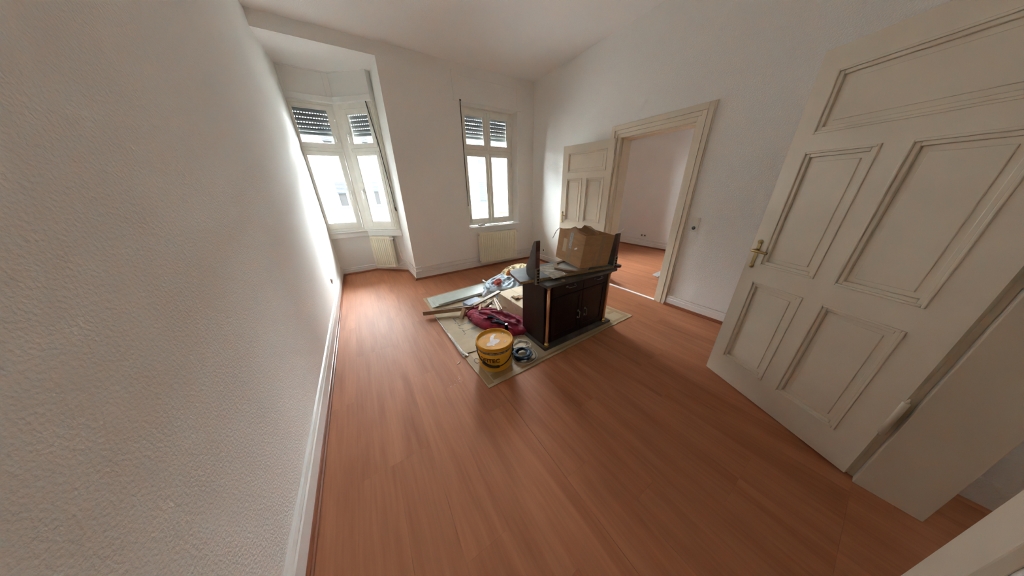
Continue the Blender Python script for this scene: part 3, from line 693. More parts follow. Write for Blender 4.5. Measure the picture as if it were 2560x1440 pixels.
# thin cable with clips above the right skirting
mb = MB().tube([(XR - 0.012, 1.318, 0.62), (XR - 0.012, 1.316, 0.30), (XR - 0.012, 1.30, 0.19), (XR - 0.014, 1.25, 0.150), (XR - 0.014, 1.15, 0.142), (XR - 0.014, 0.2, 0.142)], 0.004, 6)
o = mb.build('wall_cable', M['cordwhite']); tag(o, 'thin white cable running along the skirting right of the doorway', 'cable')
for y in (1.22, 1.03, 0.85, 0.55): MB().bbox(XR - 0.022, XR, y, y + 0.016, 0.134, 0.152, 0.003).build('cable_clip', M['white'], o)
mb = MB().tube([(XR - 0.010, 3.965, 0.215), (XR - 0.02, 4.02, 0.17), (XR - 0.02, 4.1, 0.15), (XR - 0.02, 4.3, 0.145)], 0.004, 6)
o = mb.build('wall_cable', M['cordwhite']); tag(o, 'short white cable curling from the low socket near the corner', 'cable')
# grey stop on the next room's floor
o = MB().prism([(4.30, 1.93), (4.52, 1.87), (4.54, 2.02), (4.36, 2.05)], 0.0, [0.01, 0.05, 0.05, 0.01]).build('door_wedge', M['stone'], bevel=0.004)
tag(o, 'small grey wedge lying on the floor of the next room', 'wedge')

# ================================================================== the things on the floor
def smoothpath(P, n=8):
    out_ = []
    for i in range(len(P) - 1):
        p0 = Vector(P[max(i - 1, 0)]); p1 = Vector(P[i]); p2 = Vector(P[i + 1]); p3 = Vector(P[min(i + 2, len(P) - 1)])
        for k in range(n):
            t = k / n; out_.append(0.5 * ((2 * p1) + (-p0 + p2) * t + (2 * p0 - 5 * p1 + 4 * p2 - p3) * t * t + (-p0 + 3 * p1 - 3 * p2 + p3) * t ** 3))
    out_.append(Vector(P[-1])); return out_
MT = 0.008     # top of the cardboard on the floor
mroot = empty('cardboard_mat', (1.6, 2.4, 0)); tag(mroot, 'large flattened cardboard laid on the floor under the rubbish', 'cardboard')
def ch(o, root_): o.parent = root_; o.matrix_parent_inverse = Matrix.Translation(-root_.location); return o
def sheet(pts, z0, z1, name, m, root_, seed=1, jag=0.004):
    rnd = random.Random(seed); out_ = []
    for i, p in enumerate(pts):
        q = pts[(i + 1) % len(pts)]; n = max(1, int((Vector(q) - Vector(p)).length / 0.06))
        for k in range(n):
            t = k / n; v = Vector(p).lerp(Vector(q), t)
            if k: v += Vector((rnd.uniform(-jag, jag), rnd.uniform(-jag, jag)))
            out_.append((v.x, v.y))
    mb = MB(); mb.prism(out_, z0, z1); n = len(out_)
    for i in range(len(mb.mi)): mb.mi[i] = 0 if i < 2 else 1
    return ch(mb.build(name, [m, M['matedge']], root_), root_)
sheet([(0.552, 1.838), (2.57, 1.875), (2.56, 3.60), (0.538, 3.455)], 0.0, MT, 'cardboard_sheet', M['matboard'], mroot, 2)
sheet([(0.583, 1.332), (2.648, 1.372), (2.60, 1.868), (0.556, 1.830)], 0.0, MT, 'cardboard_sheet', M['matboard'], mroot, 3)
def tp(pts, z=MT, m='tape', name='tape_strip'):
    return ch(MB().prism(pts, z, z + 0.0006).build(name, M[m], mroot), mroot)
tp([(0.592, 1.36), (0.648, 1.36), (0.622, 1.83), (0.566, 1.83)])
tp([(0.655, 1.385), (0.93, 1.392), (0.93, 1.462), (0.655, 1.455)])
tp([(0.94, 1.362), (2.30, 1.385), (2.30, 1.405), (0.94, 1.385)])
tp([(2.31, 1.392), (2.60, 1.395), (2.60, 1.425), (2.31, 1.425)])
tp([(2.555, 1.43), (2.61, 1.43), (2.572, 1.86), (2.52, 1.86)])
tp([(2.43, 1.552), (2.552, 1.560), (2.552, 1.608), (2.43, 1.60)])
tp([(2.30, 1.43), (2.34, 1.43), (2.34, 1.60), (2.30, 1.60)])
tp([(0.60, 2.90), (0.66, 2.90), (0.62, 3.43), (0.56, 3.43)])
tp([(0.70, 3.40), (1.60, 3.475), (1.60, 3.51), (0.70, 3.435)])
# printed handling symbols (tools and bars) on the cardboard
def pr_(pts, m='print'): return ch(MB().prism(pts, MT, MT + 0.0004).build('printed_symbol', M[m], mroot), mroot)
def bar(x, y, l, t, ang=0.0, m='print'):
    c, s_ = math.cos(ang), math.sin(ang)
    q = [(-l / 2, -t / 2), (l / 2, -t / 2), (l / 2, t / 2), (-l / 2, t / 2)]
    return pr_([(x + a * c - b * s_, y + a * s_ + b * c) for a, b in q], m)
bar(0.700, 2.655, 0.024, 0.010); bar(0.722, 2.555, 0.014, 0.10, 0.05); bar(0.790, 2.590, 0.11, 0.008); bar(0.780, 2.550, 0.11, 0.008); bar(0.708, 2.47, 0.030, 0.010, 0.4); bar(0.728, 2.455, 0.010, 0.035)
bar(0.775, 2.395, 0.10, 0.007, 0.05); bar(0.722, 2.40, 0.010, 0.045, 0.3); bar(0.708, 2.335, 0.010, 0.035, 0.5); bar(0.730, 2.310, 0.030, 0.009)
bar(0.765, 2.248, 0.09, 0.007, 0.04); bar(0.722, 2.250, 0.010, 0.07); bar(0.712, 2.185, 0.030, 0.009, 0.6)
pr_([(0.815, 2.37), (0.845, 2.355), (0.875, 2.385), (0.868, 2.435), (0.83, 2.42)], 'printgrey'); pr_([(0.81, 2.228), (0.83, 2.215), (0.895, 2.225), (0.90, 2.262), (0.83, 2.270), (0.81, 2.255)], 'printgrey')
mb = MB(); 
for rad in (0.052, 0.036, 0.020):
    for k in range(18):
        a0 = 2 * math.pi * k / 18; a1 = a0 + 0.28
        mb.add([(0.80 + (rad + dd) * math.cos(a), 2.075 + (rad + dd) * 0.9 * math.sin(a), MT + 0.0005) for a in (a0, a1) for dd in (0, 0.006)], [(0, 1, 3, 2)])
o = ch(mb.build('round_stamp', M['tape'], mroot), mroot); o['kind'] = 'stuff'
# crinkled clear film folded over the left edge
nx, ny = 7, 90; vs = []; fs = []
for j in range(ny):
    t = j / (ny - 1); y = 1.80 + t * 1.02; wd = 0.016 + 0.036 * (1 - t) ** 2.0
    for i in range(nx):
        q = i / (nx - 1); x = 0.548 - 0.012 * t + q * wd * (1 + 0.3 * noise.noise(Vector((0, y * 14, 3))))
        h = math.sin(math.pi * q) * (0.004 + 0.012 * (1 - t) * abs(noise.noise(Vector((q * 6, y * 30, 1))))) + (0.010 * (1.15 - t) if 0 < i < nx - 1 else 0.001) * (0.4 + abs(noise.noise(Vector((q * 9, y * 45, 7)))))
        vs.append((x, y, MT + h))
for j in range(ny - 1):
    for i in range(nx - 1): fs.append((j * nx + i, j * nx + i + 1, (j + 1) * nx + i + 1, (j + 1) * nx + i))
ch(MB().add(vs, fs, 0, True).build('plastic_film', M['film'], mroot), mroot)['label'] = 'crinkled clear film along the cardboard edge'

# ---- cabinet
cab = empty('sideboard', (1.27, 1.43, MT)); tag(cab, 'dark mahogany sideboard with brass-footed corner columns on the cardboard', 'sideboard')
def cc(mb, name, m, bevel=0.0): return ch(mb.build(name, m, None, bevel), cab)
cc(MB().bbox(1.264, 2.283, 1.434, 1.885, MT, 0.034, 0.004), 'base_board', M['dustydark'])
tz = lambda x: 0.690 - 0.028 * (x - 1.265)
x0, x1, y0, y1 = 1.296, 2.205, 1.492, 1.868
for (a, b, c, d, nm) in ((x0, x0 + 0.018, y0, y1, 'side_panel'), (x1 - 0.018, x1, y0, y1, 'side_panel'), (x0 + 0.018, x1 - 0.018, y1 - 0.008, y1, 'back_panel')):
    cc(MB().prism([(a, c), (b, c), (b, d), (a, d)], 0.034, [tz(a), tz(b), tz(b), tz(a)]), nm, M['mahogany'])
cc(MB().bbox(x0 + 0.018, x1 - 0.018, y0 + 0.002, y0 + 0.04, 0.034, 0.075, 0.003), 'plinth_rail', M['mahogany'])
xm = 1.782
for k, (a, b) in enumerate(((1.362, xm - 0.002), (xm + 0.002, 2.150))):
    hx = (1.600 if k == 0 else 2.003)
    d_ = cc(MB().prism([(a, 1.474), (b, 1.474), (b, 1.492), (a, 1.492)], 0.552, [tz(a) - 0.012, tz(b) - 0.012, tz(b) - 0.012, tz(a) - 0.012]), 'drawer', M['mahogany'], 0.003)
    h = MB(); zc = 0.632 if k == 0 else 0.628
    h.tube([(hx - 0.053, 1.474, zc), (hx - 0.053, 1.452, zc), (hx - 0.045, 1.446, zc - 0.006), (hx + 0.045, 1.446, zc - 0.006), (hx + 0.053, 1.452, zc), (hx + 0.053, 1.474, zc)], 0.0035, 8)
    for sx in (-1, 1): h.bbox(hx + sx * 0.053 - 0.012, hx + sx * 0.053 + 0.012, 1.468, 1.474, zc - 0.007, zc + 0.007, 0.002)
    ho = h.build('drawer_pull', M['pull']); ho.parent = d_
    dd_ = cc(MB().box(a, b, 1.478, 1.492, 0.080, 0.546), 'door', M['mahogany'], 0.003)
    # raised frame of the door
    fr_ = MB(); frame_ring(fr_, a + 0.0, b - 0.0, 0.080, 0.546, 0.045, 1.472, 1.478)
    q = fr_.build('door_moulding', M['mahogany'], None, 0.002); q.parent = dd_
    hx = 1.733 if k == 0 else 1.838
    h = MB(); z1_, z0_ = (0.315, 0.235)
    h.tube([(hx, 1.472, z1_), (hx, 1.452, z1_), (hx + 0.004, 1.446, z1_ - 0.008), (hx + 0.004, 1.446, z0_ + 0.008), (hx, 1.452, z0_), (hx, 1.472, z0_)], 0.0045, 8)
    for z in (z0_, z1_): h.bbox(hx - 0.008, hx + 0.008, 1.466, 1.472, z - 0.011, z + 0.011, 0.002)
    ho = h.build('door_pull', M['pull']); ho.parent = dd_
for (a, b) in ((x0, 1.345), (2.165, x1)):
    cc(MB().prism([(a, 1.505 if 0 else 1.49), (b, 1.49), (b, 1.51), (a, 1.51)], 0.034, [tz(a), tz(b), tz(b), tz(a)]), 'corner_stile', M['mahogany'])
for cx in (1.313, 2.188):
    zt = tz(cx)
    col = cc(MB().lathe([(0.0, 0.075), (0.0150, 0.075), (0.0155, 0.10), (0.0150, 0.40), (0.0140, zt - 0.025), (0, zt - 0.025)], cx, 1.470, 24), 'column', M['copper'])
    fo = MB().lathe([(0.0, 0.034), (0.027, 0.034), (0.028, 0.040), (0.022, 0.045), (0.024, 0.050), (0.027, 0.057), (0.022, 0.065), (0.017, 0.069), (0.019, 0.074), (0.016, 0.080), (0.0, 0.080)], cx, 1.470, 28).build('brass_foot', M['brass'])
    fo.parent = col; fo['label'] = 'turned brass foot'
    ca = MB().lathe([(0.0, zt - 0.03), (0.016, zt - 0.03), (0.020, zt - 0.018), (0.026, zt - 0.006), (0.026, zt), (0.0, zt)], cx, 1.470, 24).build('capital', M['copper'])
    ca.parent = col
mb = MB(); P4 = [(1.258, 1.432), (2.262, 1.432), (2.262, 1.885), (1.258, 1.885)]
vs = [(p[0], p[1], tz(p[0])) for p in P4] + [(p[0], p[1], tz(p[0]) + 0.030) for p in P4]
mb.add(vs, [(0, 3, 2, 1), (4, 5, 6, 7), (0, 1, 5, 4), (1, 2, 6, 5), (2, 3, 7, 6), (3, 0, 4, 7)])
cc(mb, 'top_board', M['dustydark'], 0.004)
lk = MB().lathe([(0.0, 0.0), (0.018, 0.0), (0.018, 0.004), (0.010, 0.006), (0.0, 0.006)], 0, 0, 16).build('hinge_cup', M['oldbrass']); lk.location = (1.475, 1.46, tz(1.475) + 0.031); cab_i = Matrix.Translation(-cab.location); lk.parent = cab; lk.matrix_parent_inverse = cab_i

# ---- upturned shelf with two carved brackets lying on the cabinet
shz = lambda x: 0.7215 - 0.028 * (x - 1.265) - 0.001
sh = empty('bracketed_shelf', (1.10, 1.58, 0.745)); tag(sh, 'dusty dark shelf with two carved upright brackets, lying upturned on the sideboard', 'shelf')
pts = [(1.078, 1.588), (2.235, 1.462), (2.305, 1.428), (2.338, 1.440), (2.350, 1.520), (2.300, 1.880), (2.20, 1.925), (1.235, 1.935), (1.160, 1.900), (1.130, 1.830)]
mb = MB(); n = len(pts)
vs = [(p[0], p[1], shz(p[0]) + 0.0005) for p in pts] + [(p[0], p[1], shz(p[0]) + 0.026) for p in pts]
mb.add(vs, [list(range(n))[::-1], list(range(n, 2 * n))]); mb.add(vs, [(0, 1, 1 + n, n)], 1); mb.add(vs, [(i, (i + 1) % n, (i + 1) % n + n, i + n) for i in range(1, n)], 2)
o = mb.build('shelf_board', [M['greyboard'], M['chipedge'], M['mahog_red']]); o.parent = sh; o.matrix_parent_inverse = Matrix.Translation(-sh.location)
def bracket(X0, X1, dy, dz):
    prof = [(1.558, 0.700), (1.584, 0.700), (1.590, 0.7475), (1.665, 0.7475), (1.692, 0.765), (1.700, 0.80), (1.700, 0.845), (1.692, 0.870), (1.672, 0.905), (1.652, 0.940), (1.638, 0.975), (1.628, 1.010), (1.616, 1.018), (1.612, 1.045), (1.600, 1.075), (1.584, 1.096), (1.562, 1.100), (1.558, 1.092)]
    n = len(prof); mb = MB(); vs = [(X0, y + dy, z + dz) for y, z in prof] + [(X1, y + dy, z + dz) for y, z in prof]
    mb.add(vs, [list(range(n)), list(range(n, 2 * n))[::-1]], 0); mb.add(vs, [(i, i + n, (i + 1) % n + n, (i + 1) % n) for i in range(n - 1)], 0); mb.add(vs, [(n - 1, 2 * n - 1, n, 0)], 1)
    o = mb.build('bracket', [M['dustydark'], M['mahog_red']], None, 0.002); o.parent = sh; o.matrix_parent_inverse = Matrix.Translation(-sh.location)
    g = MB()
    for k in range(6): g.box(X0 + 0.006, X1 - 0.006, 1.555 + dy, 1.559 + dy, 0.915 + k * 0.026 + dz, 0.927 + k * 0.026 + dz)
    q = g.build('reeding', M['mahog_red']); q.parent = o; q['kind'] = 'stuff'
    g = MB().bbox(X0 - 0.001, X1 + 0.001, 1.550 + dy, 1.560 + dy, 0.700 + dz, 0.852 + dz, 0.002)
    q = g.build('gilt_plate', M['ornament']); q.parent = o; q['label'] = 'gilt carved plate on the bracket front'
    g = MB(); xc = (X0 + X1) / 2
    for k in range(5):
        zc = 0.718 + k * 0.029 + dz
        for sgn in (-1, 1):
            g.prism([(xc, zc - 0.012), (xc + sgn * 0.013, zc - 0.002), (xc + sgn * 0.006, zc + 0.010), (xc, zc + 0.004)][::sgn], 0, 0.005, X=Matrix(((1, 0, 0, 0), (0, 0, -1, 1.550 + dy), (0, 1, 0, 0), (0, 0, 0, 1))))
    q = g.build('leaf_carving', M['mahogany']); q.parent = o; q['kind'] = 'stuff'
bracket(1.222, 1.268, 0.0, 0.0); bracket(2.238, 2.284, -0.085, -0.034)

# ---- things lying on the shelf
o = MB().prism([(1.385, 1.492), (1.585, 1.512), (1.70, 1.84), (1.450, 1.862)], 0.742, [0.744] * 4).build('cardboard_piece', [M['dirtycarton']]); 
md = o.modifiers.new('s', 'SOLIDIFY'); md.thickness = 0.002
tag(o, 'dirty flat cardboard piece on the shelf beside the left bracket', 'cardboard')
mb = MB(); rnd = random.Random(5); px = None
for k in range(14):
    t = k / 13; px_ = (1.50 + 0.10 * math.sin(t * 2.2) - 0.02, 1.72 - 0.19 * t)
    if px: mb.beam((px[0], px[1], 0.7455), (px_[0], px_[1], 0.7455), 0.006 + 0.004 * rnd.random(), 0.001)
    px = px_
q = mb.build('paste_streak', M['paper'], o); q['label'] = 'dried white streak'
# oval lid in a wooden rim, under the carton
root = empty('framed_oval_board', (1.75, 1.65, 0.738)); tag(root, 'pale oval board in a brown wooden rim, wedged under the open carton', 'board')
ring = [(1.570, 1.690), (1.592, 1.590), (1.662, 1.478), (1.80, 1.462), (1.95, 1.55), (2.00, 1.68), (1.93, 1.80), (1.80, 1.845), (1.665, 1.812)]
inner = [(1.785 + (x - 1.785) * 0.80, 1.655 + (y - 1.655) * 0.80) for x, y in ring]; n = len(ring); z0, z1 = 0.7425, 0.768
mb = MB(); vs = [(p[0], p[1], z0) for p in ring] + [(p[0], p[1], z1) for p in ring] + [(p[0], p[1], z0) for p in inner] + [(p[0], p[1], z1) for p in inner]
fs = []
for i in range(n):
    j = (i + 1) % n; fs += [(i, j, j + n, i + n), (i + n, j + n, j + 3 * n, i + 3 * n), (j + 2 * n, i + 2 * n, i + 3 * n, j + 3 * n), (j, i, i + 2 * n, j + 2 * n)]
mb.add(vs, fs)
q = mb.build('wooden_rim', M['battendark']); q.parent = root; q.matrix_parent_inverse = Matrix.Translation(-root.location)
mb = MB().prism(inner, 0.7428, 0.756); q = mb.build('pale_panel', M['stone'].copy()); q.parent = root; q.matrix_parent_inverse = Matrix.Translation(-root.location)
q.data.materials[0] = mat('pale_grey_board', (0.50, 0.50, 0.46), 0.5, var=0.1, vscale=10); q['label'] = 'pale grey oval panel'

# ---- open carton
def R3(a, b, g): return Matrix.Rotation(a, 4, 'Z') @ Matrix.Rotation(b, 4, 'Y') @ Matrix.Rotation(g, 4, 'X')
XC = Matrix.Translation((1.727, 1.498, 0.774)) @ R3(-0.101, 0.066, 0.079)
W_, D_, H_ = 0.387, 0.401, 0.323; T_ = 0.005
car = empty('open_carton', X=XC); tag(car, 'open brown cardboard carton with raised flaps, perched tilted on the sideboard', 'carton')
mb = MB().box(0, W_, 0, T_, 0, H_).box(0, T_, T_, D_, 0, H_).box(W_ - T_, W_, T_, D_, 0, H_ * 0.985).box(T_, W_ - T_, D_ - T_, D_, 0, H_ * 0.97).box(T_, W_ - T_, T_, D_ - T_, 0, T_)
mb.build('carton_body', M['carton'], car, 0.0015)
def flap(pts, name='flap', m='carton'):
    vs = [Vector(p) for p in pts]; n_ = (vs[1] - vs[0]).cross(vs[2] - vs[0]).normalized() * 0.004
    n = len(vs); mb = MB().add(vs + [v + n_ for v in vs], [list(range(n))[::-1], list(range(n, 2 * n))] + [(i, (i + 1) % n, (i + 1) % n + n, i + n) for i in range(n)])
    o = mb.build(name, M[m], car); return o
XCi = XC.inverted()
wp = lambda x, y, z: tuple(XCi @ Vector((x, y, z)))
flap([(T_, D_ * 0.55, H_ - 0.10), wp(1.905, 1.640, 1.165), wp(2.160, 1.640, 1.045), (W_ - 0.02, D_ * 0.45, H_ - 0.08)], 'flap', 'cartoninside')
flap([wp(1.905, 1.640, 1.165), wp(2.000, 1.640, 1.145), wp(2.185, 1.640, 1.035), wp(2.150, 1.640, 1.045)], 'flap', 'cartonlight')
flap([(0.002, D_ * 0.25, H_), (0.002, D_ * 0.72, H_), (0.10, D_ * 0.70, H_ + 0.035), (0.14, D_ * 0.30, H_ - 0.02)], 'flap', 'cartoninside')
flap([(0.25, D_ - 0.006, H_ * 0.97), (W_ - 0.004, D_ - 0.006, H_ * 0.97), (W_ - 0.02, D_ - 0.09, H_ + 0.006), (0.26, D_ - 0.10, H_ + 0.012)], 'flap', 'cartoninside')
flap([(T_ + 0.03, 0.006, H_ - 0.001), (W_ - 0.03, 0.006, H_ - 0.001), (W_ - 0.04, 0.07, H_ - 0.13), (T_ + 0.05, 0.09, H_ - 0.12)], 'flap', 'cartoninside')
MB().box(0.075, 0.105, -0.0008, 0, 0, H_ * 0.0 + 0.001).build('tape_strip', M['tape'], car) if False else None
MB().box(0.215, 0.262, -0.0009, 0, 0.0, H_ - 0.002).build('tape_strip', M['tape'], car)['label'] = 'brown tape down the front face'
MB().box(0.16, 0.172, -0.0009, 0, 0.002, 0.16).build('tape_strip', M['tape'], car)
MB().box(-0.0009, 0, 0.165, 0.222, 0.0, H_ - 0.002).build('tape_strip', M['tape'], car)
MB().box(-0.0018, -0.0009, 0.172, 0.214, 0.155, H_ - 0.01).build('grey_tape', M['tapegrey'], car)['label'] = 'torn grey tape on the side face'
q = MB().add([(-0.0012, 0.085, 0.190), (-0.0012, 0.105, 0.183), (-0.0012, 0.130, 0.165), (-0.0012, 0.118, 0.160), (-0.0012, 0.100, 0.166), (-0.0012, 0.088, 0.175)], [(0, 1, 2, 3, 4, 5)]).build('torn_spot', M['paper'], car); q['label'] = 'pale torn spot'
q = MB().tube([wp(1.810, 1.86, 1.118), wp(1.770, 1.86, 1.125), wp(1.735, 1.865, 1.100), wp(1.690, 1.87, 1.025)], 0.0035, 6).build('bent_wire', M['stone']); q.matrix_world = XC.copy()
tag(q, 'bent grey wire sticking out over the left side of the open carton', 'wire')
q = MB().tube([(2.262, 1.52, 1.000), (2.40, 1.60, 1.03), (2.62, 1.66, 1.055)], [0.0035, 0.003, 0.002], 6).build('thin_stick', M['paper'])
tag(q, 'thin white stick poking out past the right bracket', 'stick')
q = MB().prism([(0.03, 0.05), (0.20, 0.05), (0.20, 0.30), (0.03, 0.30)], 0.10, 0.235, X=XC @ Matrix.Rotation(0.12, 4, 'Z')).build('inner_carton', M['cartonlight'], None, 0.003)
tag(q, 'smaller cardboard box inside the open carton', 'box')

# ---- bucket
BX, BY, BH, R1, R0 = 0.7906, 1.5955, 0.2635, 0.1711, 0.1545
bk_ = empty('paint_bucket', (BX, BY, MT)); tag(bk_, 'yellow plastic paint bucket with lid at the front corner of the cardboard', 'bucket')
def cb(o, p=None):
    o.parent = p or bk_
    return o
rb = lambda z: R0 + (0.163 - R0) * z / 0.23
cb(MB().lathe([(0.0, 0.004), (R0 - 0.008, 0.004), (R0 - 0.004, 0.0), (R0, 0.006), (rb(0.12), 0.12), (rb(0.222), 0.222), (0.150, 0.224), (0.0, 0.224)], 0, 0, 64).build('bucket_body', M['yellow'], bk_))
hh = BH - MT
lid = cb(MB().lathe([(0.158, 0.222), (R1, 0.222), (R1 + 0.001, 0.228), (R1 - 0.001, hh - 0.008), (R1 - 0.004, hh - 0.001), (R1 - 0.008, hh), (R1 - 0.013, hh - 0.002), (R1 - 0.017, hh - 0.018), (R1 - 0.03, hh - 0.020), (0.0, hh - 0.017)], 0, 0, 72).build('lid', M['yellowlid'], bk_))
cb(MB().lathe([(rb(0.188) + 0.0004, 0.188), (rb(0.188) + 0.0012, 0.189), (rb(0.217) + 0.0012, 0.216), (rb(0.217) + 0.0004, 0.217)], 0, 0, 64).build('printed_band', M['band'], bk_))['label'] = 'dark printed band below the rim'
# torn paper label on the lid
lz = hh - 0.0180
lab = [(-0.105, -0.045), (-0.060, -0.065), (-0.045, -0.085), (-0.030, -0.062), (0.005, -0.060), (0.045, -0.030), (0.025, -0.005), (-0.005, 0.010), (0.020, 0.050), (0.052, 0.065), (0.042, 0.085), (0.0, 0.070), (-0.030, 0.035), (-0.045, 0.0), (-0.085, -0.018)]
M['labelp'] = mat('torn_label_paper', (0.86, 0.82, 0.82), 0.7, col2=(0.70, 0.58, 0.48), vscale=26)
q = cb(MB().prism(lab, lz, lz + 0.0012).build('torn_label', M['labelp'], bk_), lid); q['label'] = 'torn paper label on the lid'
for (pts_) in ([(0.055, -0.085), (0.085, -0.072), (0.083, -0.066), (0.054, -0.079)], [(0.100, 0.035), (0.118, 0.062), (0.112, 0.040), (0.105, 0.028)], [(-0.085, 0.075), (-0.055, 0.10), (-0.03, 0.112), (-0.06, 0.088)]):
    cb(MB().prism(pts_, lz, lz + 0.001).build('paint_drip', M['paper'], bk_), lid)
# wire handle with black grip hanging in front
camang = math.atan2(-BY, -BX)
def hpnt(a, z, ex=0.006): rr_ = rb(z) + ex; return (rr_ * math.cos(a), rr_ * math.sin(a), z)
seg = []; 
for k in range(33):
    t = k / 32; a = camang + math.radians(-88 + 176 * t); z = 0.205 - 0.135 * math.sin(math.pi * t) ** 0.8
    seg.append(hpnt(a, z, 0.005 + 0.006 * math.sin(math.pi * t)))
cb(MB().tube(seg, 0.0045, 8).build('wire_handle', M['blackplastic'], bk_))
cb(MB().tube([Vector(p) for p in seg[8:19]], [0.010] + [0.0125] * 9 + [0.010], 10).build('handle_grip', M['blackplastic'], bk_))
for a in (camang - math.radians(88), camang + math.radians(88)):
    cb(MB().tube([hpnt(a, 0.205, 0.0), hpnt(a, 0.205, 0.012)], 0.013, 12).build('handle_lug', M['blackplastic'], bk_))
# lettering wrapped round the body
def wrapped_text(txt, size, a_left, zc, root_):
    cu = bpy.data.curves.new('lettering', 'FONT'); cu.body = txt; cu.size = size; cu.extrude = 0.0; cu.offset = 0.0018; cu.resolution_u = 3
    t = bpy.data.objects.new('tmp_text', cu); C.objects.link(t); bpy.context.view_layer.update()
    me = bpy.data.meshes.new_from_object(t.evaluated_get(bpy.context.evaluated_depsgraph_get()))
    C.objects.unlink(t); bpy.data.objects.remove(t)
    bm = bmesh.new(); bm.from_mesh(me); bmesh.ops.triangulate(bm, faces=bm.faces)
    for _ in range(2): bmesh.ops.subdivide_edges(bm, edges=[e_ for e_ in bm.edges if e_.calc_length() > 0.010], cuts=1); bmesh.ops.triangulate(bm, faces=bm.faces)
    for v in bm.verts:
        z = zc + v.co.y; rr_ = rb(z) + 0.0012; a = a_left + v.co.x / rr_; v.co = (rr_ * math.cos(a), rr_ * math.sin(a), z)
    bm.to_mesh(me); bm.free(); me.materials.clear(); me.materials.append(M['letter'])
    o = bpy.data.objects.new('lettering', me); C.objects.link(o); o.parent = root_; o['label'] = 'dark brand lettering on the yellow side'; return o
wrapped_text('PROFITEC', 0.058, camang + math.radians(-79), 0.107, bk_)

# ---- straps and cables by the bucket
rnd = random.Random(11)
def loop(cx, cy, rx, ry, rot, z, n=40, wob=0.006, a0=0, a1=2 * math.pi, seed=0):
    pts_ = []; c, s_ = math.cos(rot), math.sin(rot)
    for k in range(n + 1):
        a = a0 + (a1 - a0) * k / n; w_ = 1 + 0.12 * noise.noise(Vector((math.cos(a) * 1.3 + seed, math.sin(a) * 1.3, seed * 2.1)))
        x = rx * math.cos(a) * w_; y = ry * math.sin(a) * w_
        pts_.append((cx + x * c - y * s_, cy + x * s_ + y * c, z + wob * (1 + noise.noise(Vector((a * 2, seed, 1))))))
    return pts_
rnd = random.Random(17); mb = MB()
for k in range(5):
    lp = loop(1.040 + rnd.uniform(-0.008, 0.008), 1.505 + rnd.uniform(-0.008, 0.008), rnd.uniform(0.070, 0.090), rnd.uniform(0.052, 0.074), 0.5 + 0.5 * k, MT + 0.010 + 0.007 * k, n=64, wob=0.008, seed=k * 3.7)
    mb.tube(lp, [0.013 + 0.004 * noise.noise(Vector((i * 0.35, k * 5.1, 0))) for i in range(len(lp))], 7, flat=0.35)
o = mb.build('webbing_coil', M['bluestrap']); tag(o, 'coiled blue webbing strap lying beside the yellow bucket', 'strap')
q = MB().tube([(0.96, 1.56, MT + 0.02), (0.93, 1.60, MT + 0.05), (0.955, 1.63, MT + 0.03), (1.0, 1.60, MT + 0.03)], 0.016, 8, flat=0.5).build('strap_end', M['navy'], o)
for (cfg, m_, nm, lb) in (((1.06, 1.50, 0.128, 0.118, 0.3, 0.004, 5), 'cordwhite', 'cord', 'pale brown cord looped widely round the blue strap coil'),
                       ((1.075, 1.515, 0.118, 0.105, 0.9, 0.004, 8), 'corddark', 'cable', 'thin dark cable looped round the blue strap coil'),
                       ((1.12, 1.66, 0.085, 0.055, 0.2, 0.005, 3), 'corddark', 'cable', 'thin dark cable looped behind the bucket beside the sideboard')):
    cx, cy, rx, ry, ro, z, sd = cfg
    o = MB().tube(loop(cx, cy, rx, ry, ro, MT + z, seed=sd, wob=0.002), 0.0032, 6).build(nm, M[m_]); tag(o, lb, 'cable')
o = MB().tube(smoothpath([(1.235, 1.80, MT + 0.005), (1.175, 1.79, MT + 0.006), (1.155, 1.745, MT + 0.006), (1.18, 1.70, MT + 0.012), (1.215, 1.645, MT + 0.016), (1.20, 1.59, MT + 0.014), (1.13, 1.60, MT + 0.012), (1.02, 1.66, MT + 0.006), (0.96, 1.70, MT + 0.005)], 6), 0.0042, 6).build('cord', M['cordwhite']); tag(o, 'pale cord curling between the sideboard and the bucket', 'cord')
o = MB().tube([(0.74, 1.83, MT + 0.004), (0.66, 1.835, MT + 0.004), (0.585, 1.85, MT + 0.006), (0.555, 1.84, MT + 0.012)], 0.0035, 6).build('cable', M['corddark']); tag(o, 'thin dark cable end lying across the cardboard seam behind the bucket', 'cable')
o = MB().tube(smoothpath([(0.660, 1.70, MT + 0.004), (0.632, 1.715, MT + 0.012), (0.612, 1.685, MT + 0.012), (0.622, 1.655, MT + 0.006), (0.650, 1.655, MT + 0.004)], 5), 0.003, 6).build('cable', M['corddark']); tag(o, 'small loop of dark cable poking out left of the bucket', 'cable')

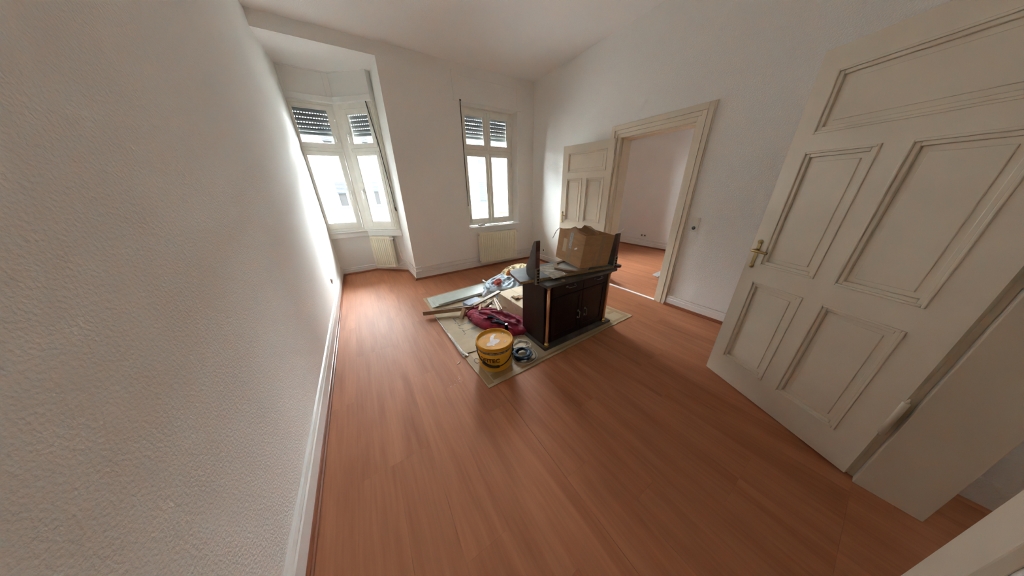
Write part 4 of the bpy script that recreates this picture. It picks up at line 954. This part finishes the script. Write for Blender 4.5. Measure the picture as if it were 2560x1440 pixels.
# ---- cloth heaps (closed height-field bodies)
def heap(name, m, cx, cy, ra, rb_, rot, H, seed, folds=9.0, fold_amp=0.30, base=MT, flat=0.55, na=110, nr=34, edge=0.22, warp=0.35, lift=0.012, ridge_dir=None):
    c, s_ = math.cos(rot), math.sin(rot); vs = [(0, 0, 0)]; fs = []
    def hf(x, y, q):
        p = Vector((x * folds * 0.35 + seed, y * folds * 0.35, seed * 0.7))
        wv = Vector((noise.noise(p * 0.9), noise.noise(p * 0.9 + Vector((5, 1, 2))), 0)) * warp * 2.2
        if ridge_dir is not None: p = Vector((p.x * ridge_dir[0], p.y * ridge_dir[1], p.z))
        rd = 1 - abs(noise.noise((p + wv) * 2.0)) * 2.4
        rd2 = 1 - abs(noise.noise((p + wv) * 4.6 + Vector((3, 3, 3)))) * 2.2
        env = (1 - q ** 2.6) ** flat
        return H * env * (0.62 + fold_amp * rd + fold_amp * 0.45 * rd2 + 0.25 * noise.noise(p * 0.6)) + lift * (1 - q ** 8)
    pts_ = []
    for i in range(1, nr + 1):
        q = i / nr
        for k in range(na):
            a = 2 * math.pi * k / na
            e_ = 1 + edge * noise.noise(Vector((math.cos(a) * 1.6 + seed, math.sin(a) * 1.6, seed))) + edge * 0.4 * noise.noise(Vector((math.cos(a) * 5, math.sin(a) * 5 + seed, 1)))
            x = ra * q * e_ * math.cos(a); y = rb_ * q * e_ * math.sin(a)
            z = max(0.0015, hf(x / ra, y / rb_, q)) if q < 1 else 0.001
            pts_.append((cx + x * c - y * s_, cy + x * s_ + y * c, base + z))
    vs = [(cx, cy, base + max(0.002, hf(0, 0, 0)))] + pts_
    for k in range(na): fs.append((0, 1 + k, 1 + (k + 1) % na))
    for i in range(nr - 1):
        for k in range(na):
            a0 = 1 + i * na + k; a1 = 1 + i * na + (k + 1) % na; fs.append((a0, a0 + na, a1 + na, a1))
    fs.append([1 + (nr - 1) * na + k for k in range(na)][::-1])
    return MB().add(vs, fs, 0, True).build(name, m)
def rolled(name, m, heap_args, rolls, voxel=0.008, smooth=4, **kw):
    """heap plus rolls of cloth laid over it, fused into one surface"""
    o = heap('temporary', m, *heap_args, **kw); bpy.context.view_layer.update()
    base = kw.get('base', MT); mb = MB(); me = o.data
    mb.add([v.co.copy() for v in me.vertices], [list(p.vertices) for p in me.polygons], 0, True)
    for (path, rad, fl) in rolls:
        P = smoothpath([(x, y, 0) for x, y in path], 7); out_ = []
        for p in P:
            ok, loc, nn, ii = o.ray_cast(Vector((p.x, p.y, 1)), Vector((0, 0, -1))); out_.append((p.x, p.y, (loc.z if ok else base)))
        zs = [q[2] for q in out_]; k = 3; zs = [sum(zs[max(0, i - k):i + k + 1]) / len(zs[max(0, i - k):i + k + 1]) for i in range(len(zs))]
        n = len(out_); mb.tube([(q[0], q[1], z + rad * 0.35) for q, z in zip(out_, zs)], [rad * (0.45 + 0.55 * math.sin(math.pi * (i + 0.5) / n) + 0.18 * noise.noise(Vector((i * 0.4, rad * 99, path[0][0] * 9)))) for i in range(n)], 9, flat=fl)
    o2 = mb.build(name, m); nm = o.name; bpy.data.objects.remove(o); bpy.data.meshes.remove(me)
    md = o2.modifiers.new('fuse', 'REMESH'); md.mode = 'VOXEL'; md.voxel_size = voxel; md.use_smooth_shade = True
    sm = o2.modifiers.new('soften', 'SMOOTH'); sm.factor = 0.5; sm.iterations = smooth
    return o2
def arc(cx, cy, rx, ry, a0, a1, n=6): return [(cx + rx * math.cos(math.radians(a0 + (a1 - a0) * k / n)), cy + ry * math.sin(math.radians(a0 + (a1 - a0) * k / n))) for k in range(n + 1)]
rnd = random.Random(31)
rolls = [(arc(1.62, 2.99, 0.13, 0.10, -200, 20), 0.030, 0.8), (arc(1.66, 3.0, 0.20, 0.14, -170, 10), 0.034, 0.8), (arc(1.70, 3.02, 0.28, 0.18, -160, 0), 0.036, 0.8), (arc(1.63, 2.98, 0.15, 0.15, 20, 170), 0.028, 0.8),
         (arc(1.70, 3.05, 0.24, 0.22, 40, 180), 0.032, 0.8), ([(1.75, 2.95), (1.90, 3.02), (2.02, 3.12), (2.10, 3.28)], 0.034, 0.8), ([(1.72, 3.10), (1.86, 3.16), (1.98, 3.26), (2.02, 3.38)], 0.030, 0.8),
         ([(1.50, 3.12), (1.62, 3.25), (1.78, 3.36), (1.95, 3.44)], 0.034, 0.8), ([(1.60, 3.14), (1.74, 3.22), (1.86, 3.34)], 0.024, 0.8), ([(1.44, 2.98), (1.46, 3.10), (1.55, 3.22)], 0.030, 0.8)]
o = rolled('cloth', M['bluecloth'], (1.78, 3.16, 0.45, 0.29, 0.62, 0.200, 3.3), rolls, 0.008, 4, folds=4.5, fold_amp=0.10, warp=0.5); tag(o, 'crumpled pale blue cloth heaped between the green board and the shelf', 'cloth')
rolls = []
for k in range(34):
    a_ = rnd.random() * 6.28; q = rnd.random() ** 0.5 * 0.85; x = 2.30 + 0.43 * q * math.cos(a_) * 0.94 - 0.27 * q * math.sin(a_) * 0.34; y = 3.48 + 0.43 * q * math.cos(a_) * 0.34 + 0.27 * q * math.sin(a_) * 0.94
    d = rnd.random() * 3.14; l = rnd.uniform(0.05, 0.10); c_ = rnd.uniform(-0.03, 0.03)
    rolls.append(([(x - l * math.cos(d), y - l * math.sin(d)), (x - c_ * math.sin(d), y + c_ * math.cos(d)), (x + l * math.cos(d), y + l * math.sin(d))], rnd.uniform(0.014, 0.024), 0.8))
o = rolled('cloth', M['creamcloth'], (2.30, 3.48, 0.45, 0.28, 0.35, 0.225, 8.1), rolls, 0.0075, 2, folds=8, fold_amp=0.07, edge=0.3, warp=0.6); tag(o, 'crumpled cream cloth heaped behind the blue cloth', 'cloth')
o = heap('cloth', M['orange'], 1.945, 3.190, 0.085, 0.055, 0.3, 0.065, 1.7, folds=12, base=0.185, na=40, nr=12); tag(o, 'small rust-orange cloth scrap on the cream and blue heap', 'cloth')
o = heap('crumpled_wrapper', M['red'], 1.600, 2.975, 0.095, 0.065, 0.5, 0.05, 5.5, folds=22, base=0.175, na=60, nr=16, edge=0.5); tag(o, 'crumpled red wrapper lying on top of the blue cloth', 'wrapper')
o = rolled('cloth', M['whitecloth'], (1.43, 3.02, 0.13, 0.08, 0.6, 0.070, 2.4), [([(1.36, 2.96), (1.42, 3.02), (1.50, 3.06)], 0.022, 0.8), ([(1.33, 3.02), (1.40, 3.07), (1.47, 3.10)], 0.018, 0.8), ([(1.38, 2.92), (1.45, 2.97), (1.51, 3.02)], 0.016, 0.8)], 0.006, 3, folds=6, fold_amp=0.1); tag(o, 'small white rag at the near foot of the blue cloth', 'cloth')
o = MB().tube([(1.535, 3.40, 0.10), (1.52, 3.17, 0.115)], 0.014, 12).build('white_tube', M['paper']); tag(o, 'short white tube sticking out left of the blue cloth', 'tube')
rolls = [([(0.98, 2.36), (1.05, 2.28), (1.10, 2.16), (1.13, 2.02)], 0.026, 0.8), ([(1.02, 2.44), (1.12, 2.36), (1.20, 2.24), (1.24, 2.10)], 0.028, 0.8), ([(0.97, 2.22), (1.04, 2.14), (1.08, 2.02), (1.12, 1.90)], 0.020, 0.8),
         ([(1.05, 2.30), (1.14, 2.26), (1.22, 2.16)], 0.018, 0.8), ([(1.14, 2.12), (1.18, 2.00), (1.25, 1.90)], 0.026, 0.8), ([(1.22, 2.20), (1.28, 2.08), (1.30, 1.95)], 0.026, 0.8), ([(1.00, 2.06), (1.08, 2.00), (1.16, 1.86)], 0.018, 0.8), ([(1.08, 2.46), (1.17, 2.42), (1.24, 2.34)], 0.022, 0.8)]
bag = rolled('bag', M['maroon'], (1.155, 2.16, 0.455, 0.205, math.radians(-58), 0.155, 6.2), rolls, 0.007, 4, folds=4.5, fold_amp=0.07, edge=0.18, flat=0.42, warp=0.5); tag(bag, 'slumped maroon fabric bag between the battens and the yellow bucket', 'bag')
o = rolled('cloth', M['maroon'], (1.02, 2.60, 0.15, 0.08, 0.3, 0.055, 4.4), [([(0.92, 2.58), (1.0, 2.60), (1.12, 2.64)], 0.018, 0.8), ([(0.93, 2.54), (1.03, 2.56), (1.13, 2.59)], 0.016, 0.8)], 0.006, 3, folds=6, fold_amp=0.1); tag(o, 'maroon cloth end spread behind the wooden battens', 'cloth')
dg = bpy.context.evaluated_depsgraph_get()
def drape(pts2, obj, up=0.012):
    out_ = []
    for x, y in pts2:
        ok, loc, nn, ii = obj.ray_cast(Vector((x, y, 1)), Vector((0, 0, -1)))
        out_.append((x, y, (loc.z if ok else MT) + up))
    return out_
bpy.context.view_layer.update()
def draped_strap(P, rads, flat, up=0.008):
    P2 = [(p.x, p.y) for p in smoothpath(P)]
    dr = drape(P2, bag, up); zs = [p[2] for p in dr]; zs = [max(z, sum(zs[max(0, i - 2):i + 3]) / len(zs[max(0, i - 2):i + 3])) for i, z in enumerate(zs)]
    n = len(dr); rr = [rads[0] + (rads[-1] - rads[0]) * i / (n - 1) + 0.006 * noise.noise(Vector((i * 0.5, flat * 9, 0))) for i in range(n)]
    o = MB().tube([(p[0], p[1], z) for p, z in zip(dr, zs)], rr, 10, flat=flat).build('bag_strap', M['navy'], bag); o['label'] = 'dark navy webbing strap'
    return o
draped_strap([(1.005, 2.175), (1.06, 2.14), (1.10, 2.06), (1.115, 1.96)], (0.030, 0.020), 0.4)
draped_strap([(1.02, 2.10), (1.06, 2.04), (1.10, 1.97), (1.13, 1.93)], (0.026, 0.016), 0.35)
draped_strap([(1.12, 1.95), (1.09, 1.88), (1.03, 1.82), (0.985, 1.79)], (0.020, 0.016), 0.45)
o = MB().bbox(-0.014, 0.014, -0.010, 0.010, -0.004, 0.004, 0.002).build('strap_buckle', M['pull'], bag); o.location = drape([(1.115, 1.93)], bag, 0.024)[0]

# ---- long green painted board with a raised field
g0 = Vector((0.592, 3.050, 0)); gx = Vector((0.999, 0.045, 0)).normalized(); gy = Vector((-gx.y, gx.x, 0))
XG = frame_matrix((0.575, 3.035, MT), gx, gy)
gb = empty('painted_board', X=XG); tag(gb, 'long pale green painted board with a raised field at the back left of the cardboard', 'board')
MB().prism([(0.0, 0.0), (1.06, 0.0), (1.06, 0.40), (0.03, 0.36)], 0.0, 0.012).build('board', M['greenboard'], gb, 0.002)
MB().bbox(0.050, 1.02, -0.030, 0.30, 0.012, 0.030, 0.003).build('raised_moulding', M['greenboard'], gb)
MB().bbox(0.088, 1.00, -0.015, 0.285, 0.030, 0.044, 0.005).build('raised_field', M['greenboard'], gb)
q = MB().box(0.10, 0.17, 0.385, 0.40, 0.002, 0.006); 

# ---- battens, blocks and odd bits
def lumber(name, m, a, b, wd, ht, label, cat='batten', group=None, roll=0.0):
    o = MB().beam((0, 0, 0), Vector(b) - Vector(a), wd, ht, roll=roll).build(name, M[m], None, 0.0015)
    # put the origin of the thing at its first end
    o.location = a; return tag(o, label, cat, group)
G = 'loose wooden battens on the cardboard'
lumber('wooden_batten', 'battendark', (0.413, 2.853, 0.062), (1.02, 2.60, 0.078), 0.022, 0.055, 'longest wooden batten, its end jutting left over the floor', group=G)
lumber('wooden_batten', 'battendark', (0.985, 2.530, 0.150), (1.425, 2.625, 0.200), 0.055, 0.020, 'flat mitred batten leaning up against the closed cardboard box', group=G)
lumber('wooden_batten', 'battendark', (0.88, 2.405, 0.035), (1.270, 2.515, 0.140), 0.030, 0.028, 'dark batten rising from the maroon bag to the forked pair', group=G)
lumber('wooden_batten', 'batten', (1.285, 2.530, 0.165), (1.165, 2.185, 0.165), 0.022, 0.022, 'left batten of the forked pair resting on the maroon bag', group=G)
lumber('wooden_batten', 'batten', (1.300, 2.520, 0.165), (1.215, 2.200, 0.165), 0.014, 0.020, 'right batten of the forked pair resting on the maroon bag', group=G)
lumber('wooden_batten', 'batten', (0.800, 2.515, 0.020), (0.868, 2.555, 0.128), 0.052, 0.034, 'short batten standing upright against the longest batten', group=G)
lumber('lath', 'darkbatten', (0.625, 2.795, 0.078), (1.02, 2.66, 0.085), 0.012, 0.022, 'thin black lath lying behind the longest batten', 'lath')
lumber('wooden_block', 'blond', (1.070, 2.485, 0.162), (1.005, 2.405, 0.125), 0.026, 0.020, 'blond wooden block lying in front of the mitred batten', 'block')
lumber('wooden_block', 'batten', (1.175, 2.42, 0.130), (1.140, 2.36, 0.140), 0.028, 0.028, 'small square wooden block below the forked battens', 'block')
lumber('wooden_block', 'blond', (1.21, 2.62, 0.03), (1.29, 2.66, 0.05), 0.03, 0.03, 'blond wooden offcut behind the mitred batten', 'block')
o = MB().bbox(0, 0.24, 0, 0.15, 0, 0.055, 0.004).build('metal_box', M['greybox']); o.matrix_world = Matrix.Translation((0.995, 2.740, MT)) @ Matrix.Rotation(0.22, 4, 'Z'); tag(o, 'blue-grey perforated metal box by the green board', 'box')
mb = MB()
for i in range(9):
    for j in range(3): mb.box(0.02 + i * 0.023, 0.030 + i * 0.023, -0.0006, 0.0, 0.012 + j * 0.013, 0.019 + j * 0.013)
q = mb.build('perforation', M['darkbatten'], o); q['kind'] = 'stuff'
rnd = random.Random(21)
for k, (x, y, s_) in enumerate(((1.20, 2.93, 0.045), (1.13, 2.96, 0.03), (1.27, 2.80, 0.035), (1.245, 2.47, 0.03), (1.33, 2.70, 0.04), (1.17, 2.88, 0.05))):
    o = heap('paper_scrap', M['paper'], x, y, s_, s_ * 0.7, rnd.random() * 3, s_ * 0.7, 10 + k, folds=14, na=26, nr=8, edge=0.6, base=MT if k < 3 or k > 3 else 0.12)
    tag(o, 'crumpled white paper scrap among the battens', 'scrap', 'crumpled paper scraps on the cardboard')
    if k == 1: tag(o, 'crumpled white paper scrap by the far corner of the metal box')
    elif k == 5: tag(o, 'crumpled white paper scrap between the metal box and the green board')
    if k == 3: tag(o, 'crumpled white paper scrap between the forked battens')
    elif k == 4: tag(o, 'crumpled white paper scrap beside the closed box')
    elif k == 0: tag(o, 'crumpled white paper scrap at the near side of the white rag')
o = heap('crumpled_foil', M['film'], 1.375, 2.045, 0.045, 0.034, 0.4, 0.045, 9.9, folds=9, fold_amp=0.15, na=36, nr=12, edge=0.5); tag(o, 'crumpled clear foil between the closed box and the maroon bag', 'foil')

for k, (x, y, z, s1_, s2_, rz, m_, lb) in enumerate(((1.335, 2.50, 0.10, 0.05, 0.035, 0.4, 'paper', 'white card scrap wedged between the forked battens and the closed box'), (1.375, 2.58, 0.12, 0.045, 0.03, 1.2, 'greybox', 'small blue-grey scrap near the corner of the closed box'),
        (1.22, 2.40, 0.135, 0.04, 0.03, 0.9, 'paper', 'white triangular scrap between the forked battens'), (1.31, 2.40, 0.06, 0.09, 0.03, -0.6, 'batten', 'thin wood offcut leaning at the foot of the closed box'))):
    o = MB().prism([(0, 0), (s1_, 0.006), (s1_ * 0.6, s2_), (0.01, s2_ * 0.8)], 0, 0.006, X=Matrix.Translation((x, y, z)) @ Matrix.Rotation(rz, 4, 'Z') @ Matrix.Rotation(0.5, 4, 'X')).build('card_scrap' if m_ != 'batten' else 'wood_offcut', M[m_])
    tag(o, lb, 'scrap' if m_ != 'batten' else 'offcut')
# ---- closed cardboard box behind the sideboard
XB_ = Matrix.Translation((1.440, 1.935, MT)) @ Matrix.Rotation(0.03, 4, 'Z')
cbx = empty('closed_cardboard_box', X=XB_); tag(cbx, 'closed tan cardboard box pushed behind the sideboard', 'box')
MB().box(0, 0.41, 0, 0.72, 0, 0.165).build('box_body', M['cartonlight'], cbx, 0.003)
MB().box(-0.003, 0.204, -0.003, 0.723, 0.1655, 0.168).build('top_flap', M['cartonlight'], cbx); MB().box(0.207, 0.413, -0.003, 0.723, 0.1655, 0.168).build('top_flap', M['cartonlight'], cbx)
o = MB().tube(smoothpath([(1.412, 2.18, 0.09), (1.418, 2.26, 0.15), (1.445, 2.36, 0.186), (1.49, 2.42, 0.182), (1.56, 2.40, 0.182), (1.62, 2.38, 0.186), (1.66, 2.35, 0.182)], 6), 0.006, 6, flat=0.6).build('cord', M['cordwhite']); tag(o, 'off-white cord trailing over the closed cardboard box', 'cord')
vs = []; fs = []
for i in range(9):
    for j in range(5):
        x, y = 1.475 + 0.015 * i, 2.29 + 0.026 * j
        vs.append((x + 0.012 * noise.noise(Vector((i * 0.6, j, 2))), y + 0.02 * noise.noise(Vector((i * 0.7, j * 0.5, 8))), 0.180 + 0.030 * abs(noise.noise(Vector((i * 0.45, j * 0.6, 4)))) + 0.022 * max(0, math.sin(i * 0.75))))
for i in range(8):
    for j in range(4): fs.append((i * 5 + j, (i + 1) * 5 + j, (i + 1) * 5 + j + 1, i * 5 + j + 1))
o = MB().add(vs, fs, 0, True).build('paper_scrap', M['cartoninside']); md = o.modifiers.new('s', 'SOLIDIFY'); md.thickness = 0.002
tag(o, 'brown torn paper scrap on top of the closed box', 'scrap')
# ---- crumbs and splinters on the bare floor
o = heap('splinter', M['cartonlight'], 0.484, 1.768, 0.026, 0.008, 0.6, 0.004, 3.1, folds=14, fold_amp=0.1, base=0.0, na=18, nr=5, edge=0.6, lift=0.004); tag(o, 'wood splinter on the floor left of the bucket', 'splinter')
mb = MB(); rnd = random.Random(4)
for k in range(14):
    x = 0.30 + rnd.random() * 0.13; y = 1.52 + rnd.random() * 0.09; q = 0.0015 + rnd.random() * 0.002; mb.bbox(x, x + q, y, y + q, 0, q, q * 0.3)
o = mb.build('crumbs', M['paper']); tag(o, 'plaster crumbs on the floor in front of the bucket', kind='stuff')
# ---- crumpled paper on the sill
o = heap('paper_scrap', M['paper'], 2.065, 4.435, 0.085, 0.035, 0.3, 0.045, 12.2, folds=18, na=50, nr=12, edge=0.6, base=WZ0); tag(o, 'crumpled white paper on the sill of the tall window', 'scrap')

# ================================================================== outside
def far_window(root_, xc, z0, z1, w_, shut, kind='sash', y=20.0):
    """one window of a far facade: recessed frame with panes, a shutter partly down and a sill"""
    x0, x1 = xc - w_ / 2, xc + w_ / 2
    fr_ = MB(); frame_ring(fr_, x0, x1, z0, z1, 0.07, y + 0.06, y + 0.14)
    if w_ > 0.7: fr_.box(xc - 0.06, xc + 0.06, y + 0.05, y + 0.13, z0 + 0.07, z1 - 0.07)
    o = fr_.build('window', M['facframe'], root_)
    if w_ > 0.7:
        MB().box(x0 + 0.07, xc - 0.06, y + 0.12, y + 0.15, z0 + 0.07, z1 - 0.07).build('pane', M['facglass'], o); MB().box(xc + 0.06, x1 - 0.07, y + 0.12, y + 0.15, z0 + 0.07, z1 - 0.07).build('pane', M['facglass'], o)
    else: MB().box(x0 + 0.07, x1 - 0.07, y + 0.12, y + 0.15, z0 + 0.07, z1 - 0.07).build('pane', M['facglass'], o)
    if shut > 0:
        mb = MB(); z = z1; 
        while z > z1 - shut: mb.bbox(x0 + 0.01, x1 - 0.01, y + 0.0, y + 0.04, z - 0.072, z - 0.004, 0.006); z -= 0.08
        q = mb.build('roller_shutter', M['facshutter'], o); q['kind'] = 'stuff'
    MB().box(x0 - 0.08, x1 + 0.08, y - 0.10, y + 0.05, z0 - 0.10, z0 - 0.02).build('sill', M['facsill'], o)
    return o
def facade(root_, x0, x1, z0, z1, wins, m, y=20.0, th=0.35):
    """wall as one mesh with real openings"""
    xs = sorted(set([x0, x1] + [v for q in wins for v in (q[0] - q[3] / 2, q[0] + q[3] / 2)])); zs = sorted(set([z0, z1] + [v for q in wins for v in (q[1], q[2])]))
    mb = MB()
    for i in range(len(xs) - 1):
        for j in range(len(zs) - 1):
            cx, cz = (xs[i] + xs[i + 1]) / 2, (zs[j] + zs[j + 1]) / 2
            if any(abs(cx - q[0]) < q[3] / 2 and q[1] < cz < q[2] for q in wins): continue
            mb.box(xs[i], xs[i + 1], y, y + th, zs[j], zs[j + 1])
    mb.box(x0, x1, y + th, y + th + 0.1, z0, z1)
    return mb.build('wall', m, root_)
ZW = [(0.74 + 2.98 * k, 2.30 + 2.98 * k) for k in (-1, 0, 1)]
def building(x0, x1, zt, cols, m, label, ledges=(), pipes=(), y=20.0, shutf=None):
    root_ = empty('apartment_building', (x0, y, -4)); tag(root_, label, 'building'); bpy.context.view_layer.update()
    wins = []
    for (xc, w_, sh_) in cols:
        for k, (a, b) in enumerate(ZW): wins.append((xc, a, b, w_, sh_ if k != 3 else 0.4))
    parts = [facade(root_, x0, x1, -4.0, zt, wins, m, y)]
    for (xc, a, b, w_, sh_) in wins: parts.append(far_window(root_, xc, a, b, w_, sh_, y=y))
    for (z, h_, d) in ledges: parts.append(MB().box(x0, x1, y - d, y + 0.01, z, z + h_).build('cornice', m, root_))
    for x in pipes: parts.append(MB().tube([(x, y - 0.10, -4), (x, y - 0.10, zt)], 0.055, 10).build('downpipe', M['facpipe'], root_))
    parts.append(MB().add([(x0, y - 0.3, zt), (x1, y - 0.3, zt), (x1, y + 4, zt + 1.2), (x0, y + 4, zt + 1.2), (x0, y - 0.3, zt + 0.25), (x1, y - 0.3, zt + 0.25), (x1, y + 4, zt + 1.4), (x0, y + 4, zt + 1.4)],
            [(0, 3, 2, 1), (4, 5, 6, 7), (0, 1, 5, 4), (1, 2, 6, 5), (2, 3, 7, 6), (3, 0, 4, 7)]).build('roof', M['facsill'], root_))
    for p_ in parts: p_.parent = root_; p_.matrix_parent_inverse = root_.matrix_world.inverted()
    return root_
building(-1.83, 11.15, 6.4, [(-0.36, 1.10, 0.72), (1.38, 0.42, 0.62), (3.6, 1.1, 0.5), (6.2, 1.1, 0.9), (9.86, 1.08, 1.56)], M['facadewhite'], 'white rendered apartment house across the street with pale blue roller shutters', ledges=((-0.55, 0.12, 0.08),), pipes=())
building(-14.0, -1.98, 6.6, [(-4.0, 1.1, 0.8), (-7.0, 1.1, 0.4), (-10.0, 1.1, 0.8)], M['facadewhite'], 'pale house left of the zinc downpipe seen through the wide bay window', pipes=(-1.90,))
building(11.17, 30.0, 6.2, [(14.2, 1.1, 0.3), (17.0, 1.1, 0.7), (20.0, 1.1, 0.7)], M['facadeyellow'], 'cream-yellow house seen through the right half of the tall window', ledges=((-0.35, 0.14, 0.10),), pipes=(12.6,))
M['skyblock'] = mat('sky_blocker_render', (0.45, 0.43, 0.40), 0.9, var=0.05, vscale=0.7)
ow = MB().box(-40, 50, -3.0, 4.86, 3.52, 19.0).box(-40, 50, -3.0, 4.86, -4.0, -0.12).box(-40, -0.76, -3.0, 4.86, -0.12, 3.52).box(6.66, 50, -3.0, 4.86, -0.12, 3.52)  # unseen bulk of own house, added to keep sky light off the facades opposite
ow.box(-1.9, 0.82, 4.86, 5.80, 3.46, 19.0).box(-1.9, 0.82, 4.86, 5.80, -4.0, -0.12).box(-1.9, -0.76, 4.86, 5.80, -0.12, 3.46)
structure('wall_sky_blocker', ow, M['skyblock'], 'added unseen house mass shading the facades opposite from the sky')
st = MB().box(-30, 40, 4.9, 30, -4.1, -4.0).build('street', M['street']); tag(st, 'street between the houses', kind=STR)
